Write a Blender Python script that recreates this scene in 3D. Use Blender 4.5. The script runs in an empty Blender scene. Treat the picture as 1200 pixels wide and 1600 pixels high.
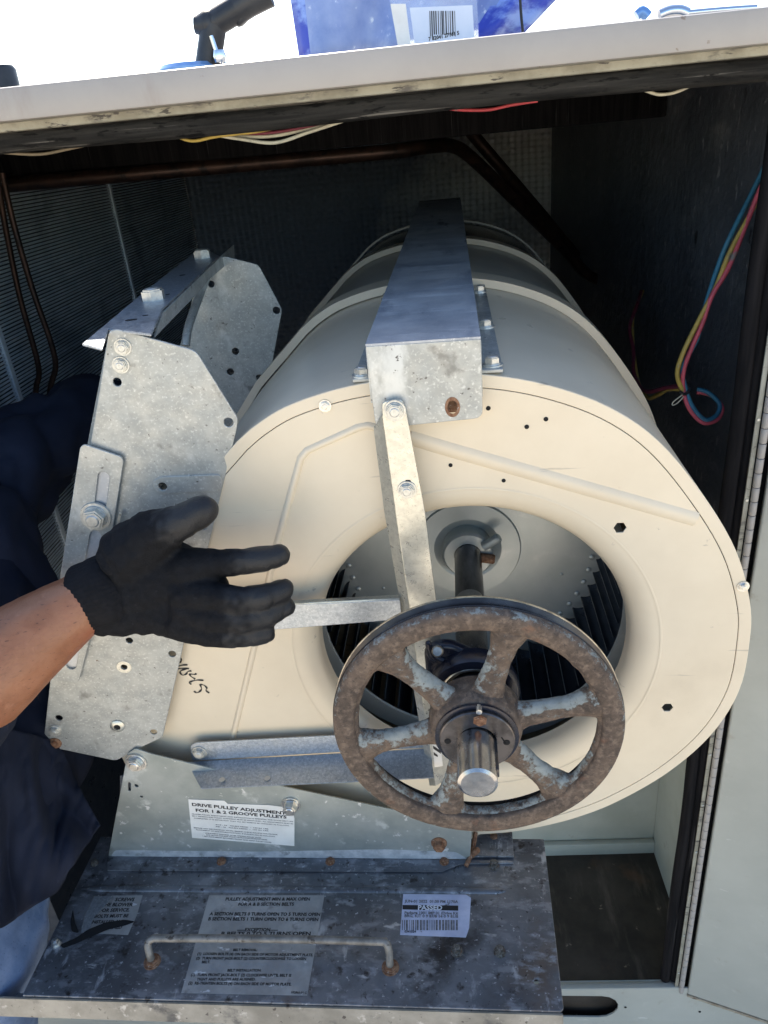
import bpy, bmesh, math, random
import numpy as np
from mathutils import Vector, Matrix, noise
random.seed(4)
C = bpy.context.scene.collection
S = bpy.context.scene
R = math.radians
# ------------------------------------------------------------------ camera
FPX = 1170.0
Yc = Vector((50, 590, -FPX)).normalized()
Xc = Vector((1, .047, .1)); Xc = (Xc - Xc.dot(Yc) * Yc).normalized()
Zc = Xc.cross(Yc)
W2C = Matrix((Xc, Yc, Zc)).transposed()
C2W = Matrix((Xc, Yc, Zc))
CAM = Vector((0, 0, 1.6))
cd = bpy.data.cameras.new('camera'); cam = bpy.data.objects.new('camera', cd); C.objects.link(cam)
cd.sensor_fit = 'VERTICAL'; cd.sensor_height = 36; cd.lens = 36 * FPX / 1600
cd.clip_start = .02; cd.clip_end = 500
cam.matrix_world = Matrix.Translation(CAM) @ C2W.to_4x4()
S.camera = cam
# ------------------------------------------------------------------ light
SUN_EL, SUN_AZ = R(44), R(-14)       # behind the cabinet, a little to the left
w = bpy.data.worlds.new("World"); S.world = w; w.use_nodes = True
nt = w.node_tree; bg = nt.nodes['Background']
sky = nt.nodes.new('ShaderNodeTexSky'); sky.sky_type = 'NISHITA'; sky.sun_disc = False
sky.sun_elevation = SUN_EL; sky.sun_rotation = SUN_AZ; sky.air_density = 1.0; sky.dust_density = 1.0
nt.links.new(sky.outputs[0], bg.inputs[0]); bg.inputs[1].default_value = .13
sd = bpy.data.lights.new('sun', 'SUN'); sd.energy = 4.2; sd.angle = R(.5); sd.color = (1, .91, .77)
so = bpy.data.objects.new('sun', sd); C.objects.link(so)
sv = Vector((math.sin(SUN_AZ) * math.cos(SUN_EL), math.cos(SUN_AZ) * math.cos(SUN_EL), math.sin(SUN_EL)))
so.rotation_euler = sv.to_track_quat('Z', 'Y').to_euler(); so.location = (0, 6, 8)
S.view_settings.view_transform = 'Standard'; S.view_settings.look = 'None'
S.view_settings.exposure = 1.42; S.view_settings.gamma = 1
try:
    S.cycles.use_denoising = True
    S.cycles.max_bounces = 8
except Exception: pass

# ------------------------------------------------------------------ pixel -> place helpers (photo px 1200x1600)
def ray(px, py): return C2W @ Vector(((px - 600) / FPX, (800 - py) / FPX, -1))
def at(px, py, d): return CAM + ray(px, py) * d
def onp(px, py, p0, n):
    r = ray(px, py); return CAM + r * ((p0 - CAM).dot(n) / r.dot(n))
class Fr:
    """a local frame: origin o, x right, y up, z towards the viewer"""
    def __init__(s, o, X, Yv, Z): s.o, s.X, s.Y, s.Z = o, X, Yv, Z
    def mat(s):
        m = Matrix((s.X, s.Y, s.Z)).transposed().to_4x4(); m.translation = s.o; return m
    def px(s, px, py, z=0):
        p = onp(px, py, s.o + s.Z * z, s.Z) - s.o; return (p.dot(s.X), p.dot(s.Y))
    def px3(s, px, py, z=0): a = s.px(px, py, z); return Vector((a[0], a[1], z))
    def loc(s, p): q = p - s.o; return Vector((q.dot(s.X), q.dot(s.Y), q.dot(s.Z)))
X1, Y1, Z1 = Vector((1, 0, 0)), Vector((0, 1, 0)), Vector((0, 0, 1))
# ------------------------------------------------------------------ materials
def M(name, c1, c2=None, scale=20, rough=.5, metal=0, bump=0, bscale=None, layers=(), rvar=0, detail=6, stretch=None, spec=None, lo=.35, hi=.65, **kw):
    """base colour c1 broken up with c2 by noise; layers = [(colour, scale, threshold, softness, stretch)]"""
    m = bpy.data.materials.new(name); m.use_nodes = True
    t = m.node_tree; N = t.nodes; L = t.links; b = N['Principled BSDF']
    tc = N.new('ShaderNodeTexCoord')
    def vec(st):
        if st is None: return tc.outputs['Object']
        mp = N.new('ShaderNodeMapping'); mp.inputs['Scale'].default_value = st
        L.new(tc.outputs['Object'], mp.inputs[0]); return mp.outputs[0]
    def nz(sc, st=None, det=detail, w=0):
        n = N.new('ShaderNodeTexNoise'); n.inputs['Scale'].default_value = sc; n.inputs['Detail'].default_value = det
        n.inputs['Roughness'].default_value = .62
        L.new(vec(st), n.inputs['Vector']); return n.outputs['Fac']
    def ramp(src, a, c):
        r = N.new('ShaderNodeMapRange'); r.inputs[1].default_value = a; r.inputs[2].default_value = c; r.clamp = True
        r.interpolation_type = 'SMOOTHSTEP'; L.new(src, r.inputs[0]); return r.outputs[0]
    def mix(f, a, c):
        x = N.new('ShaderNodeMix'); x.data_type = 'RGBA'; L.new(f, x.inputs[0])
        for i, v in ((6, a), (7, c)):
            if isinstance(v, tuple): x.inputs[i].default_value = (*v, 1)
            else: L.new(v, x.inputs[i])
        return x.outputs[2]
    base = c1 if c2 is None else mix(ramp(nz(scale, stretch), lo, hi), c1, c2)
    lay = None
    for (col, sc, th, so_, st) in layers:
        f = ramp(nz(sc, st), th, th + so_); base = mix(f, base, col); lay = f
    if isinstance(base, tuple): b.inputs['Base Color'].default_value = (*base, 1)
    else: L.new(base, b.inputs['Base Color'])
    b.inputs['Metallic'].default_value = metal
    if metal and kw.get('dull') and lay is not None:
        r = N.new('ShaderNodeMapRange'); L.new(lay, r.inputs[0]); r.inputs[3].default_value = metal; r.inputs[4].default_value = .1
        L.new(r.outputs[0], b.inputs['Metallic'])
    if rvar:
        r = N.new('ShaderNodeMapRange'); L.new(nz(scale * .7, stretch), r.inputs[0]); r.inputs[1].default_value = .3; r.inputs[2].default_value = .7
        r.inputs[3].default_value = max(.05, rough - rvar); r.inputs[4].default_value = min(1, rough + rvar)
        L.new(r.outputs[0], b.inputs['Roughness'])
    else: b.inputs['Roughness'].default_value = rough
    if spec is not None: b.inputs['Specular IOR Level'].default_value = spec
    if bump:
        bp = N.new('ShaderNodeBump'); bp.inputs['Strength'].default_value = bump; bp.inputs['Distance'].default_value = kw.get('bdist', .001)
        L.new(nz(bscale or scale * 3, kw.get('bstretch')), bp.inputs['Height']); L.new(bp.outputs[0], b.inputs['Normal'])
    if 'trans' in kw: b.inputs['Transmission Weight'].default_value = kw['trans']
    if 'alpha' in kw: b.inputs['Alpha'].default_value = kw['alpha']
    if 'sss' in kw: b.inputs['Subsurface Weight'].default_value = kw['sss']; b.inputs['Subsurface Radius'].default_value = (.01, .004, .002); b.inputs['Subsurface Scale'].default_value = .6
    if 'sheen' in kw: b.inputs['Sheen Weight'].default_value = kw['sheen']
    return m
mt = {}
mt['cream'] = M('cream_powder_coat', (.67, .575, .43), (.71, .615, .465), 9, .34, 0, .05, 900, layers=[((.62, .53, .395), 6, .56, .22, None), ((.42, .36, .28), 50, .67, .07, None), ((.50,.43,.33), 24, .65, .05, (.2, 3, 1))], rvar=.07, bdist=.0002, detail=9)
mt['cream2'] = M('cream_greyer_paint', (.66, .60, .49), (.56, .52, .44), 9, .4, 0, .05, 400)  # slightly greyer cream for the second housing and far flange
mt['galv'] = M('galvanised_steel', (.33, .345, .335), (.42, .435, .42), 60, .45, .45, .15, 500, layers=[((.54, .555, .54), 330, .53, .14, None), ((.22, .225, .215), 30, .57, .14, None), ((.58, .60, .59), 16, .56, .14, (1, .5, 1)), ((.12,.115,.11), 160, .63, .06, None), ((.17,.13,.10), 40, .68, .05, None)], rvar=.12, bdist=.0003, detail=10)
mt['galvclean'] = M('clean_galvanised_steel', (.50, .50, .45), (.60, .60, .54), 160, .32, .7, .08, 500, layers=[((.40, .40, .36), 420, .58, .08, None), ((.68, .67, .60), 60, .58, .14, None)], rvar=.08, bdist=.0002)
mt['galvblue'] = M('zinc_plated_steel', (.34, .38, .42), (.48, .52, .56), 300, .4, .7, .1, 600, layers=[((.66, .69, .71), 650, .58, .07, None), ((.26, .28, .31), 30, .58, .14, None), ((.60,.63,.67), 20, .60, .14, None)], rvar=.12, bdist=.0002)
mt['beam'] = M('smudged_galvanised_steel', (.36, .39, .43), (.54, .56, .58), 12, .5, .5, .15, 90, layers=[((.26, .285, .33), 18, .53, .16, (1, 1, .35)), ((.64, .66, .68), 26, .56, .16, (.5, 1, 2.5)), ((.60, .62, .62), 420, .60, .06, None), ((.14, .15, .18), 15, .62, .08, (2.2, 1, .6))], rvar=.14, bdist=.0005, detail=10)
mt['panel'] = M('weathered_galvanised_panel', (.30, .335, .32), (.42, .45, .43), 12, .45, .45, .1, 160, layers=[((.58, .61, .59), 22, .56, .10, None), ((.70, .71, .70), 70, .62, .05, None), ((.20, .20, .18), 9, .60, .12, None), ((.10, .07, .05), 18, .67, .05, None)], rvar=.12, bdist=.0004, detail=9)
mt['panelw'] = M('oxidised_galvanised_panel', (.42, .46, .50), (.66, .69, .72), 50, .5, .35, .15, 200, layers=[((.28, .30, .31), 34, .56, .1, None)], bdist=.0005, detail=9)
mt['tray'] = M('grimy_weathered_steel', (.085, .090, .10), (.18, .19, .21), 7, .40, .45, .3, 120, layers=[((.30, .315, .34), 9, .51, .22, (1, 2, 1)), ((.040, .037, .037), 8, .53, .18, None), ((.13, .10, .08), 5, .57, .16, None), ((.36, .38, .41), 38, .55, .2, (1, 1.6, 1)), ((.24, .25, .27), 70, .52, .12, (.5, 1, 1)), ((.42, .43, .45), 26, .60, .10, (1.6, .6, 1)), ((.50, .51, .53), 170, .60, .10, None), ((.035, .031, .03), 60, .56, .14, None), ((.50,.51,.52), 20, .64, .06, (.6, 2, 1)), ((.025,.022,.02), 130, .62, .08, None)], rvar=.16, bdist=.0009, detail=14)
mt['traylip'] = M('worn_light_steel_lip', (.20, .19, .165), (.33, .315, .28), 14, .5, .35, .15, 150, layers=[((.09, .09, .09), 22, .56, .12, None), ((.46, .44, .41), 50, .59, .08, None), ((.07,.06,.055), 120, .61, .06, None)], bdist=.0005, detail=10)
mt['rustyhem'] = M('stained_tan_hem', (.22, .17, .11), (.34, .30, .23), 40, .6, 0, .3, 200, layers=[((.12, .07, .04), 60, .6, .08, None)], detail=9)
mt['handle'] = M('dirty_grey_handle_paint', (.13, .12, .105), (.24, .225, .20), 60, .5, .2, .3, 300, layers=[((.06, .05, .04), 90, .57, .08, None)], bdist=.0003, detail=9)
mt['dirtybolt'] = M('grimy_bolt', (.07, .06, .05), (.22, .21, .19), 260, .5, .5, .3, 700, layers=[((.12, .06, .035), 120, .55, .1, None)])
mt['white'] = M('cabinet_white_paint', (.315, .295, .275), (.365, .34, .315), 5, .45, 0, .08, 300, layers=[((.27, .235, .21), 14, .55, .2, (1, 1, .4)), ((.20,.16,.13), 60, .67, .05, None)], rvar=.08, bdist=.0003, detail=9)
mt['lipunder'] = M('yellowed_flange_paint', (.22, .21, .165), (.33, .32, .26), 30, .5, 0, .15, 120, layers=[((.09, .085, .08), 26, .55, .14, (1, 1, 3)), ((.05,.046,.042), 80, .60, .06, (.5,1,2))], detail=9)
mt['gasket'] = M('dusty_rubber_gasket', (.010, .010, .010), (.03, .029, .027), 24, .8, 0, .8, 120, layers=[((.16, .15, .135), 30, .57, .10, (.12, 1, 5)), ((.006, .006, .006), 60, .56, .08, (.6, 1, 3))], stretch=(.3, 1, 6), bdist=.0015, detail=9, spec=.15)
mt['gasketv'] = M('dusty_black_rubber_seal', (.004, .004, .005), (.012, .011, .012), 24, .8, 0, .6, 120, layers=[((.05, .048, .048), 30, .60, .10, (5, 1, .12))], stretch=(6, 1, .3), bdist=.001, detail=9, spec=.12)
mt['insul'] = M('black_foil_insulation', (.055, .062, .076), (.10, .108, .122), 5, .42, .0, .9, 26, layers=[((.22, .225, .23), 90, .61, .05, (1, 1, .4)), ((.16, .165, .17), 7, .55, .18, (1, 1, 3)), ((.012,.012,.014), 26, .64, .06, None)], bdist=.006, detail=11)
mt['wallgrey'] = M('grey_green_wall_paint', (.40, .42, .36), (.47, .49, .43), 8, .5, 0, .1, 60, layers=[((.30, .28, .22), 16, .64, .12, None)])
mt['door'] = M('grey_door_paint', (.35, .355, .315), (.405, .41, .365), 4, .45, 0, .12, 60, layers=[((.45, .45, .405), 26, .60, .14, (1, 1, .25)), ((.30, .275, .22), 12, .60, .16, (2, 2, .3)), ((.52,.52,.48), 50, .66, .05, (.2, 1, 4)), ((.22, .18, .13), 70, .69, .04, None)], rvar=.08, bdist=.0006, detail=10)
mt['floor'] = M('sooty_drain_pan', (.020, .016, .013), (.055, .045, .036), 7, .5, .1, .5, 60, layers=[((.12, .10, .08), 7, .53, .18, (2.4, .5, 1)), ((.10, .055, .03), 6, .57, .15, None), ((.24, .20, .15), 40, .66, .06, None)], bdist=.002, detail=11)
mt['steel'] = M('bright_bolt_steel', (.55, .55, .52), (.70, .70, .68), 200, .3, .9, .1, 800, bdist=.0001)
mt['boltgalv'] = M('dull_zinc_bolt', (.46, .47, .45), (.62, .62, .58), 300, .42, .7, .1, 800, layers=[((.3, .26, .2), 300, .66, .08, None)], bdist=.0001)
mt['rustbolt'] = M('rusty_bolt', (.16, .07, .035), (.30, .17, .10), 200, .75, .2, .5, 700, layers=[((.4, .38, .35), 300, .62, .1, None)])
mt['black'] = M('dark_hole', (.006, .006, .007), None, rough=.9)
mt['shaft'] = M('machined_shaft_steel', (.50, .49, .48), (.30, .30, .30), 40, .25, .95, .06, 300, layers=[((.14, .12, .11), 60, .62, .08, (1, 1, .4)), ((.75, .74, .73), 90, .66, .05, None)], rvar=.12, stretch=(1, 1, .5))
mt['shaftdark'] = M('oiled_dark_shaft', (.07, .065, .065), (.14, .13, .13), 60, .3, .9, rvar=.1, stretch=(1, 1, .3))
mt['bearing'] = M('dark_blue_bearing_paint', (.010, .012, .022), (.016, .019, .032), 40, .22, .1, .1, 500)
mt['bearingring'] = M('bearing_ring_steel', (.45, .42, .36), (.2, .19, .17), 90, .3, .9)
mt['blade'] = M('dark_blade_steel', (.035, .045, .065), (.05, .06, .08), 60, .35, .75, rvar=.1)
mt['disc'] = M('grey_wheel_steel', (.42, .465, .47), (.48, .52, .525), 14, .38, .5, .05, 400, layers=[((.54, .57, .57), 30, .58, .14, None)], rvar=.08, bdist=.0002)
mt['copper'] = M('tarnished_copper', (.035, .022, .018), (.065, .036, .027), 30, .42, .7, .1, 100, layers=[((.018, .014, .014), 40, .52, .12, None)], rvar=.1)
mt['groove'] = M('belt_polished_dark_steel', (.045, .040, .040), (.075, .068, .066), 40, .3, .7, rvar=.08)
mt['fin'] = M('coil_fin_aluminium', (.58, .68, .76), (.72, .80, .86), 30, .5, .1, layers=[((.38, .45, .52), 5, .52, .15, None), ((.85,.9,.92), 16, .60, .05, (8, .5, 60))], rvar=.1)
mt['skin'] = M('tanned_skin', (.25, .098, .045), (.32, .138, .070), 26, .46, 0, .6, 260, layers=[((.28, .080, .038), 10, .52, .22, None), ((.12, .048, .026), 240, .60, .10, (.35, 1, 2.2)), ((.37,.165,.09), 45, .58, .14, None)], sss=.08, bdist=.0010, detail=10)
mt['glove'] = M('black_knit_glove', (.0035, .0037, .005), (.007, .0075, .0095), 160, .7, 0, 1.0, 700, layers=[((.016, .016, .018), 300, .62, .08, None), ((.030, .030, .029), 22, .70, .06, None)], bdist=.0009, spec=.22)
mt['glovetip'] = M('rubber_coated_fingertip', (.006, .0065, .008), (.012, .0125, .015), 60, .36, 0, .5, 160, layers=[((.028, .028, .029), 45, .60, .12, None)], bdist=.0007, spec=.4)
def coat_mix():
    m = mt['glove']; t = m.node_tree; N = t.nodes; L = t.links; b = N['Principled BSDF']
    at_ = N.new('ShaderNodeAttribute'); at_.attribute_name = 'coat'; src = b.inputs['Base Color'].links[0].from_socket
    mx = N.new('ShaderNodeMix'); mx.data_type = 'RGBA'; L.new(at_.outputs['Fac'], mx.inputs[0]); L.new(src, mx.inputs[6]); mx.inputs[7].default_value = (.011, .0115, .0135, 1); L.new(mx.outputs[2], b.inputs['Base Color'])
    for nm, a_, c_ in (('Roughness', .75, .40), ('Specular IOR Level', .2, .42)):
        r = N.new('ShaderNodeMapRange'); L.new(at_.outputs['Fac'], r.inputs[0]); r.inputs[3].default_value = a_; r.inputs[4].default_value = c_; L.new(r.outputs[0], b.inputs[nm])
coat_mix()
mt['cuff'] = M('ribbed_black_cuff', (.004, .0042, .0055), (.008, .008, .010), 200, .8, 0, .5, 700, spec=.2)
mt['navy'] = M('navy_work_shirt', (.0075, .0105, .021), (.013, .017, .032), 12, .9, 0, .6, 700, layers=[((.026, .031, .048), 5, .56, .2, None)], bdist=.0010, spec=.2)
mt['navy2'] = M('dark_navy_jacket_sleeve', (.006, .010, .026), (.012, .018, .04), 12, .85, 0, .4, 700, bdist=.0008)
mt['jean'] = M('faded_blue_denim', (.075, .12, .22), (.15, .21, .34), 14, .85, 0, .6, 900, layers=[((.27, .34, .45), 10, .58, .2, (1, 1, .5)), ((.04, .07, .15), 300, .60, .1, None)], bdist=.0008)
mt['hair'] = M('black_hair', (.012, .010, .009), (.03, .025, .02), 60, .6, 0, .8, 300)
mt['armhair'] = M('brown_arm_hair', (.12, .06, .035), (.2, .10, .06), 60, .6)
mt['sticker'] = M('white_sticker', (.78, .78, .75), (.70, .70, .67), 40, .45, 0, layers=[((.45, .43, .4), 60, .70, .06, None)])
mt['stickerdirty'] = M('grey_worn_sticker', (.25, .25, .245), (.36, .36, .35), 22, .4, .15, layers=[((.58, .59, .60), 34, .61, .05, (1, 2.5, 1)), ((.15, .15, .15), 26, .57, .12, None)], rvar=.1, detail=9)
mt['stickermid'] = M('scuffed_lilac_white_label', (.42, .45, .58), (.56, .58, .70), 40, .45, 0, layers=[((.12, .12, .13), 70, .64, .05, None)], detail=9)
mt['ink'] = M('black_ink', (.015, .015, .017), None, rough=.6)
mt['inkgrey'] = M('faded_ink', (.09, .09, .10), (.2, .2, .21), 300, .6)
mt['inkwhite'] = M('white_print', (.7, .7, .72), None, rough=.6)
mt['blue'] = M('deep_blue_tarp', (.03, .055, .42), (.05, .08, .50), 8, .45, 0, .5, 60, layers=[((.30, .42, .80), 9, .50, .14, (1, 1, 2))])  # deep blue of the tarp's edge and fold, with paler mottling
mt['tarplight'] = M('pale_worn_tarp', (.22, .30, .58), (.40, .48, .72), 7, .5, 0, .8, 30, layers=[((.60, .66, .82), 12, .52, .2, None), ((.75,.8,.9), 60, .6, .1, None)], detail=10)
mt['clear'] = M('clear_plastic', (.85, .9, 1), None, rough=.08, trans=.85, alpha=.55)
mt['labelw'] = M('pale_blue_bag_label', (.60, .68, .82), (.68, .74, .86), 20, .4)
mt['plasticblack'] = M('black_grip_plastic', (.018, .02, .024), (.03, .032, .036), 60, .45, 0, .2, 300)
mt['discblue'] = M('light_blue_anodised', (.16, .32, .62), (.22, .40, .70), 30, .3, .3)
mt['chrome'] = M('chrome_tool', (.7, .72, .75), None, rough=.15, metal=1)
for n_, c_ in dict(wblue=(.03, .17, .27), wpink=(.62, .10, .14), wyellow=(.50, .36, .08), wblack=(.012, .012, .014), wwhite=(.55, .52, .40), wmaroon=(.16, .02, .04), wtan=(.22, .18, .12), wred=(.45, .05, .06)).items():
    mt[n_] = M('wire_insulation_' + n_[1:], c_, tuple(x * .75 for x in c_), 60, .5, layers=[((.20, .19, .17), 50, .58, .14, None)], detail=8)
mt['ground'] = M('pale_roof_membrane', (.74, .64, .50), (.80, .69, .54), 2, .9, 0, .3, 60)

# rusty casting: rust with pale blue paint left on the flanks
def rust_mat():
    m = bpy.data.materials.new('rusty_casting_with_old_blue_paint'); m.use_nodes = True
    t = m.node_tree; N = t.nodes; L = t.links; b = N['Principled BSDF']
    tc = N.new('ShaderNodeTexCoord')
    def nz(sc, det=8, ro=.65):
        n = N.new('ShaderNodeTexNoise'); n.inputs['Scale'].default_value = sc; n.inputs['Detail'].default_value = det; n.inputs['Roughness'].default_value = ro
        L.new(tc.outputs['Object'], n.inputs['Vector']); return n.outputs['Fac']
    def mr(src, a, c, d=0, e=1):
        r = N.new('ShaderNodeMapRange'); r.inputs[1].default_value = a; r.inputs[2].default_value = c; r.inputs[3].default_value = d; r.inputs[4].default_value = e
        L.new(src, r.inputs[0]); return r.outputs[0]
    def mix(f, a, c):
        x = N.new('ShaderNodeMix'); x.data_type = 'RGBA'; L.new(f, x.inputs[0])
        for i, v in ((6, a), (7, c)):
            if isinstance(v, tuple): x.inputs[i].default_value = (*v, 1)
            else: L.new(v, x.inputs[i])
        return x.outputs[2]
    def math_(op, a, c):
        x = N.new('ShaderNodeMath'); x.operation = op
        for i, v in ((0, a), (1, c)):
            if isinstance(v, (int, float)): x.inputs[i].default_value = v
            else: L.new(v, x.inputs[i])
        return x.outputs[0]
    rust = mix(mr(nz(45), .35, .65), (.050, .036, .029), (.135, .096, .070))
    rust = mix(mr(nz(150), .48, .70), rust, (.19, .14, .105))
    rust = mix(mr(nz(28), .60, .74), rust, (.17, .085, .05))
    rust = mix(mr(nz(240), .52, .72), rust, (.035, .027, .024))
    at_ = N.new('ShaderNodeAttribute'); at_.attribute_name = 'paint'; at_.attribute_type = 'GEOMETRY'
    n1 = math_('ADD', math_('MULTIPLY', nz(120, 12, .8), 1.0), math_('MULTIPLY', at_.outputs['Fac'], .42))
    f = mr(n1, .69, .78)
    paint = mix(mr(nz(60), .3, .7), (.18, .205, .20), (.29, .315, .305))
    col = mix(f, rust, paint)
    L.new(col, b.inputs['Base Color']); b.inputs['Roughness'].default_value = .72; b.inputs['Metallic'].default_value = 0.1
    bp = N.new('ShaderNodeBump'); bp.inputs['Strength'].default_value = .9; bp.inputs['Distance'].default_value = .0012
    L.new(math_('ADD', nz(220), math_('MULTIPLY', f, .25)), bp.inputs['Height']); L.new(bp.outputs[0], b.inputs['Normal'])
    return m
mt['rust'] = rust_mat()
# foil wall with an embossed waffle grid
def foil_mat():
    m = M('embossed_foil_insulation', (.70, .70, .64), (.88, .86, .78), 2.5, .36, .25, layers=[((.95, .93, .84), 5, .55, .16, None)], rvar=.1)
    t = m.node_tree; N = t.nodes; L = t.links; b = N['Principled BSDF']; tc = N.new('ShaderNodeTexCoord')
    hs = []
    for ax, sc in (('X', 90), ('Z', 110)):
        wv = N.new('ShaderNodeTexWave'); wv.wave_type = 'BANDS'; wv.bands_direction = ax; wv.inputs['Scale'].default_value = sc / 6.283 * 1.0; wv.inputs['Distortion'].default_value = 1.4
        wv.inputs['Detail Scale'].default_value = .3
        L.new(tc.outputs['Object'], wv.inputs['Vector']); hs.append(wv.outputs['Fac'])
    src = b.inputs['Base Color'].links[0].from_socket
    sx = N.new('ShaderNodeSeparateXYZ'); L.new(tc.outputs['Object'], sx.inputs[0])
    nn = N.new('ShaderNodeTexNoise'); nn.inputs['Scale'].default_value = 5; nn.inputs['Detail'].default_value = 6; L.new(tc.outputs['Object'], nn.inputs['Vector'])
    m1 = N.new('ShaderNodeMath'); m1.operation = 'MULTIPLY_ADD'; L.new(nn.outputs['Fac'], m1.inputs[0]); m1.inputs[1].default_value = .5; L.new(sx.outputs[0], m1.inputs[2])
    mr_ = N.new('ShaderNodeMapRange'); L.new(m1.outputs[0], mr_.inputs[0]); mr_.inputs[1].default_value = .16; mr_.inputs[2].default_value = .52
    mx = N.new('ShaderNodeMix'); mx.data_type = 'RGBA'; L.new(mr_.outputs[0], mx.inputs[0]); mx.inputs[6].default_value = (.20, .24, .29, 1); L.new(src, mx.inputs[7]); L.new(mx.outputs[2], b.inputs['Base Color'])  # reflected light painted in: foil darkened to the left, kept bright at the right
    ad = N.new('ShaderNodeMath'); ad.operation = 'ADD'; L.new(hs[0], ad.inputs[0]); L.new(hs[1], ad.inputs[1])
    bp = N.new('ShaderNodeBump'); bp.inputs['Strength'].default_value = 1; bp.inputs['Distance'].default_value = .006
    L.new(ad.outputs[0], bp.inputs['Height']); L.new(bp.outputs[0], b.inputs['Normal'])
    return m
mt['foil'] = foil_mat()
# ------------------------------------------------------------------ object helpers
def thing(name, label, cat, loc=(0, 0, 0), fr=None, group=None):
    o = bpy.data.objects.new(name, None); C.objects.link(o); o.empty_display_size = .05
    if fr is not None: o.matrix_world = fr.mat()
    else: o.location = loc
    o['label'] = label; o['category'] = cat
    if group: o['group'] = group
    return o
def link(name, me, mat=None, parent=None, smooth=False, label=None, kind=None, M4=None):
    o = bpy.data.objects.new(name, me); C.objects.link(o)
    if mat is not None:
        me.materials.clear()
        for q in (mat if isinstance(mat, (list, tuple)) else [mat]): me.materials.append(mt[q] if isinstance(q, str) else q)
    if smooth: me.polygons.foreach_set('use_smooth', [True] * len(me.polygons))
    if parent is not None: o.parent = parent
    if M4 is not None: o.matrix_local = M4
    if label: o['label'] = label
    if kind: o['kind'] = kind
    return o
def auto(me, ang=35):
    me.polygons.foreach_set('use_smooth', [True] * len(me.polygons))
    me.set_sharp_from_angle(angle=R(ang))
def pym(name, v, f):
    me = bpy.data.meshes.new(name); me.from_pydata([tuple(x) for x in v], [], f); me.update(); return me
def curve_mesh(cu):
    o = bpy.data.objects.new('tmp', cu); C.objects.link(o)
    dg = bpy.context.evaluated_depsgraph_get(); dg.update()
    me = bpy.data.meshes.new_from_object(o.evaluated_get(dg)); bpy.data.objects.remove(o); bpy.data.curves.remove(cu); return me
def roundp(pts, r, n=4):
    """round the corners of a polygon; r one value or one per corner"""
    out = []; k = len(pts)
    for i in range(k):
        p0, p, p1 = Vector(pts[i - 1][:2]), Vector(pts[i][:2]), Vector(pts[(i + 1) % k][:2])
        a, b = p0 - p, p1 - p; rr = r[i] if isinstance(r, (list, tuple)) else r
        if rr <= 0 or a.length < 1e-6 or b.length < 1e-6: out.append(p); continue
        rr = min(rr, a.length * .45, b.length * .45); q0, q1 = p + a.normalized() * rr, p + b.normalized() * rr
        for j in range(n + 1):
            s = j / n; out.append(q0 * (1 - s) ** 2 + p * 2 * s * (1 - s) + q1 * s * s)
    return [(v.x, v.y) for v in out]
def circ(cx, cy, r, n=20, sy=1): return [(cx + r * math.cos(6.28318 * i / n), cy + r * sy * math.sin(6.28318 * i / n)) for i in range(n)]
def slot(p0, p1, r, n=7):
    a, b = Vector(p0), Vector(p1); d = (b - a).normalized(); q = Vector((-d.y, d.x)); o = []
    for i in range(n + 1):
        t = math.pi / 2 - math.pi * i / n; o.append(b + d * math.cos(t) * r + q * math.sin(t) * r)
    for i in range(n + 1):
        t = -math.pi / 2 - math.pi * i / n; o.append(a + d * math.cos(t) * r + q * math.sin(t) * r)
    return [(v.x, v.y) for v in o]
def plate_mesh(outer, holes=(), t=.002, bev=.0004, z=0, res=1):
    """sheet metal: polygon with real holes, thickness t, back face at z"""
    cu = bpy.data.curves.new('c', 'CURVE'); cu.dimensions = '2D'; cu.fill_mode = 'BOTH'
    bev = min(bev, t * .49); cu.extrude = t / 2 - bev; cu.bevel_depth = bev; cu.bevel_resolution = res; cu.offset = -bev
    for poly in [outer, *holes]:
        sp = cu.splines.new('POLY'); sp.points.add(len(poly) - 1); sp.use_cyclic_u = True
        for i, p in enumerate(poly): sp.points[i].co = (p[0], p[1], 0, 1)
    me = curve_mesh(cu); me.transform(Matrix.Translation((0, 0, z + t / 2))); auto(me, 40); return me
def plate(name, mat, parent, outer, holes=(), t=.002, bev=.0004, z=0, res=1, M4=None, label=None):
    return link(name, plate_mesh(outer, holes, t, bev, z, res), mat, parent, label=label, M4=M4)
def bm_obj(name, bm, mat, parent, ang=35, **k):
    me = bpy.data.meshes.new(name); bmesh.ops.recalc_face_normals(bm, faces=bm.faces); bm.to_mesh(me); bm.free(); auto(me, ang)
    return link(name, me, mat, parent, **k)
def add_box(bm, a, b, bev=0, M4=None):
    g = bmesh.ops.create_cube(bm, size=1)['verts']
    a, b = Vector(a), Vector(b); c = (a + b) / 2; s = b - a
    for v in g: v.co = Vector((v.co.x * s.x, v.co.y * s.y, v.co.z * s.z)) + c
    if bev:
        es = list({e for v in g for e in v.link_edges}); r = bmesh.ops.bevel(bm, geom=es, offset=bev, segments=2, affect='EDGES', profile=.5)
        g = list({v for f in r['faces'] for v in f.verts} | {v for v in g if v.is_valid})
    if M4 is not None:
        for v in g: v.co = M4 @ v.co
def box(name, mat, parent, a, b, bev=0, M4=None, **k):
    bm = bmesh.new(); add_box(bm, a, b, bev, M4); return bm_obj(name, bm, mat, parent, **k)
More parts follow.
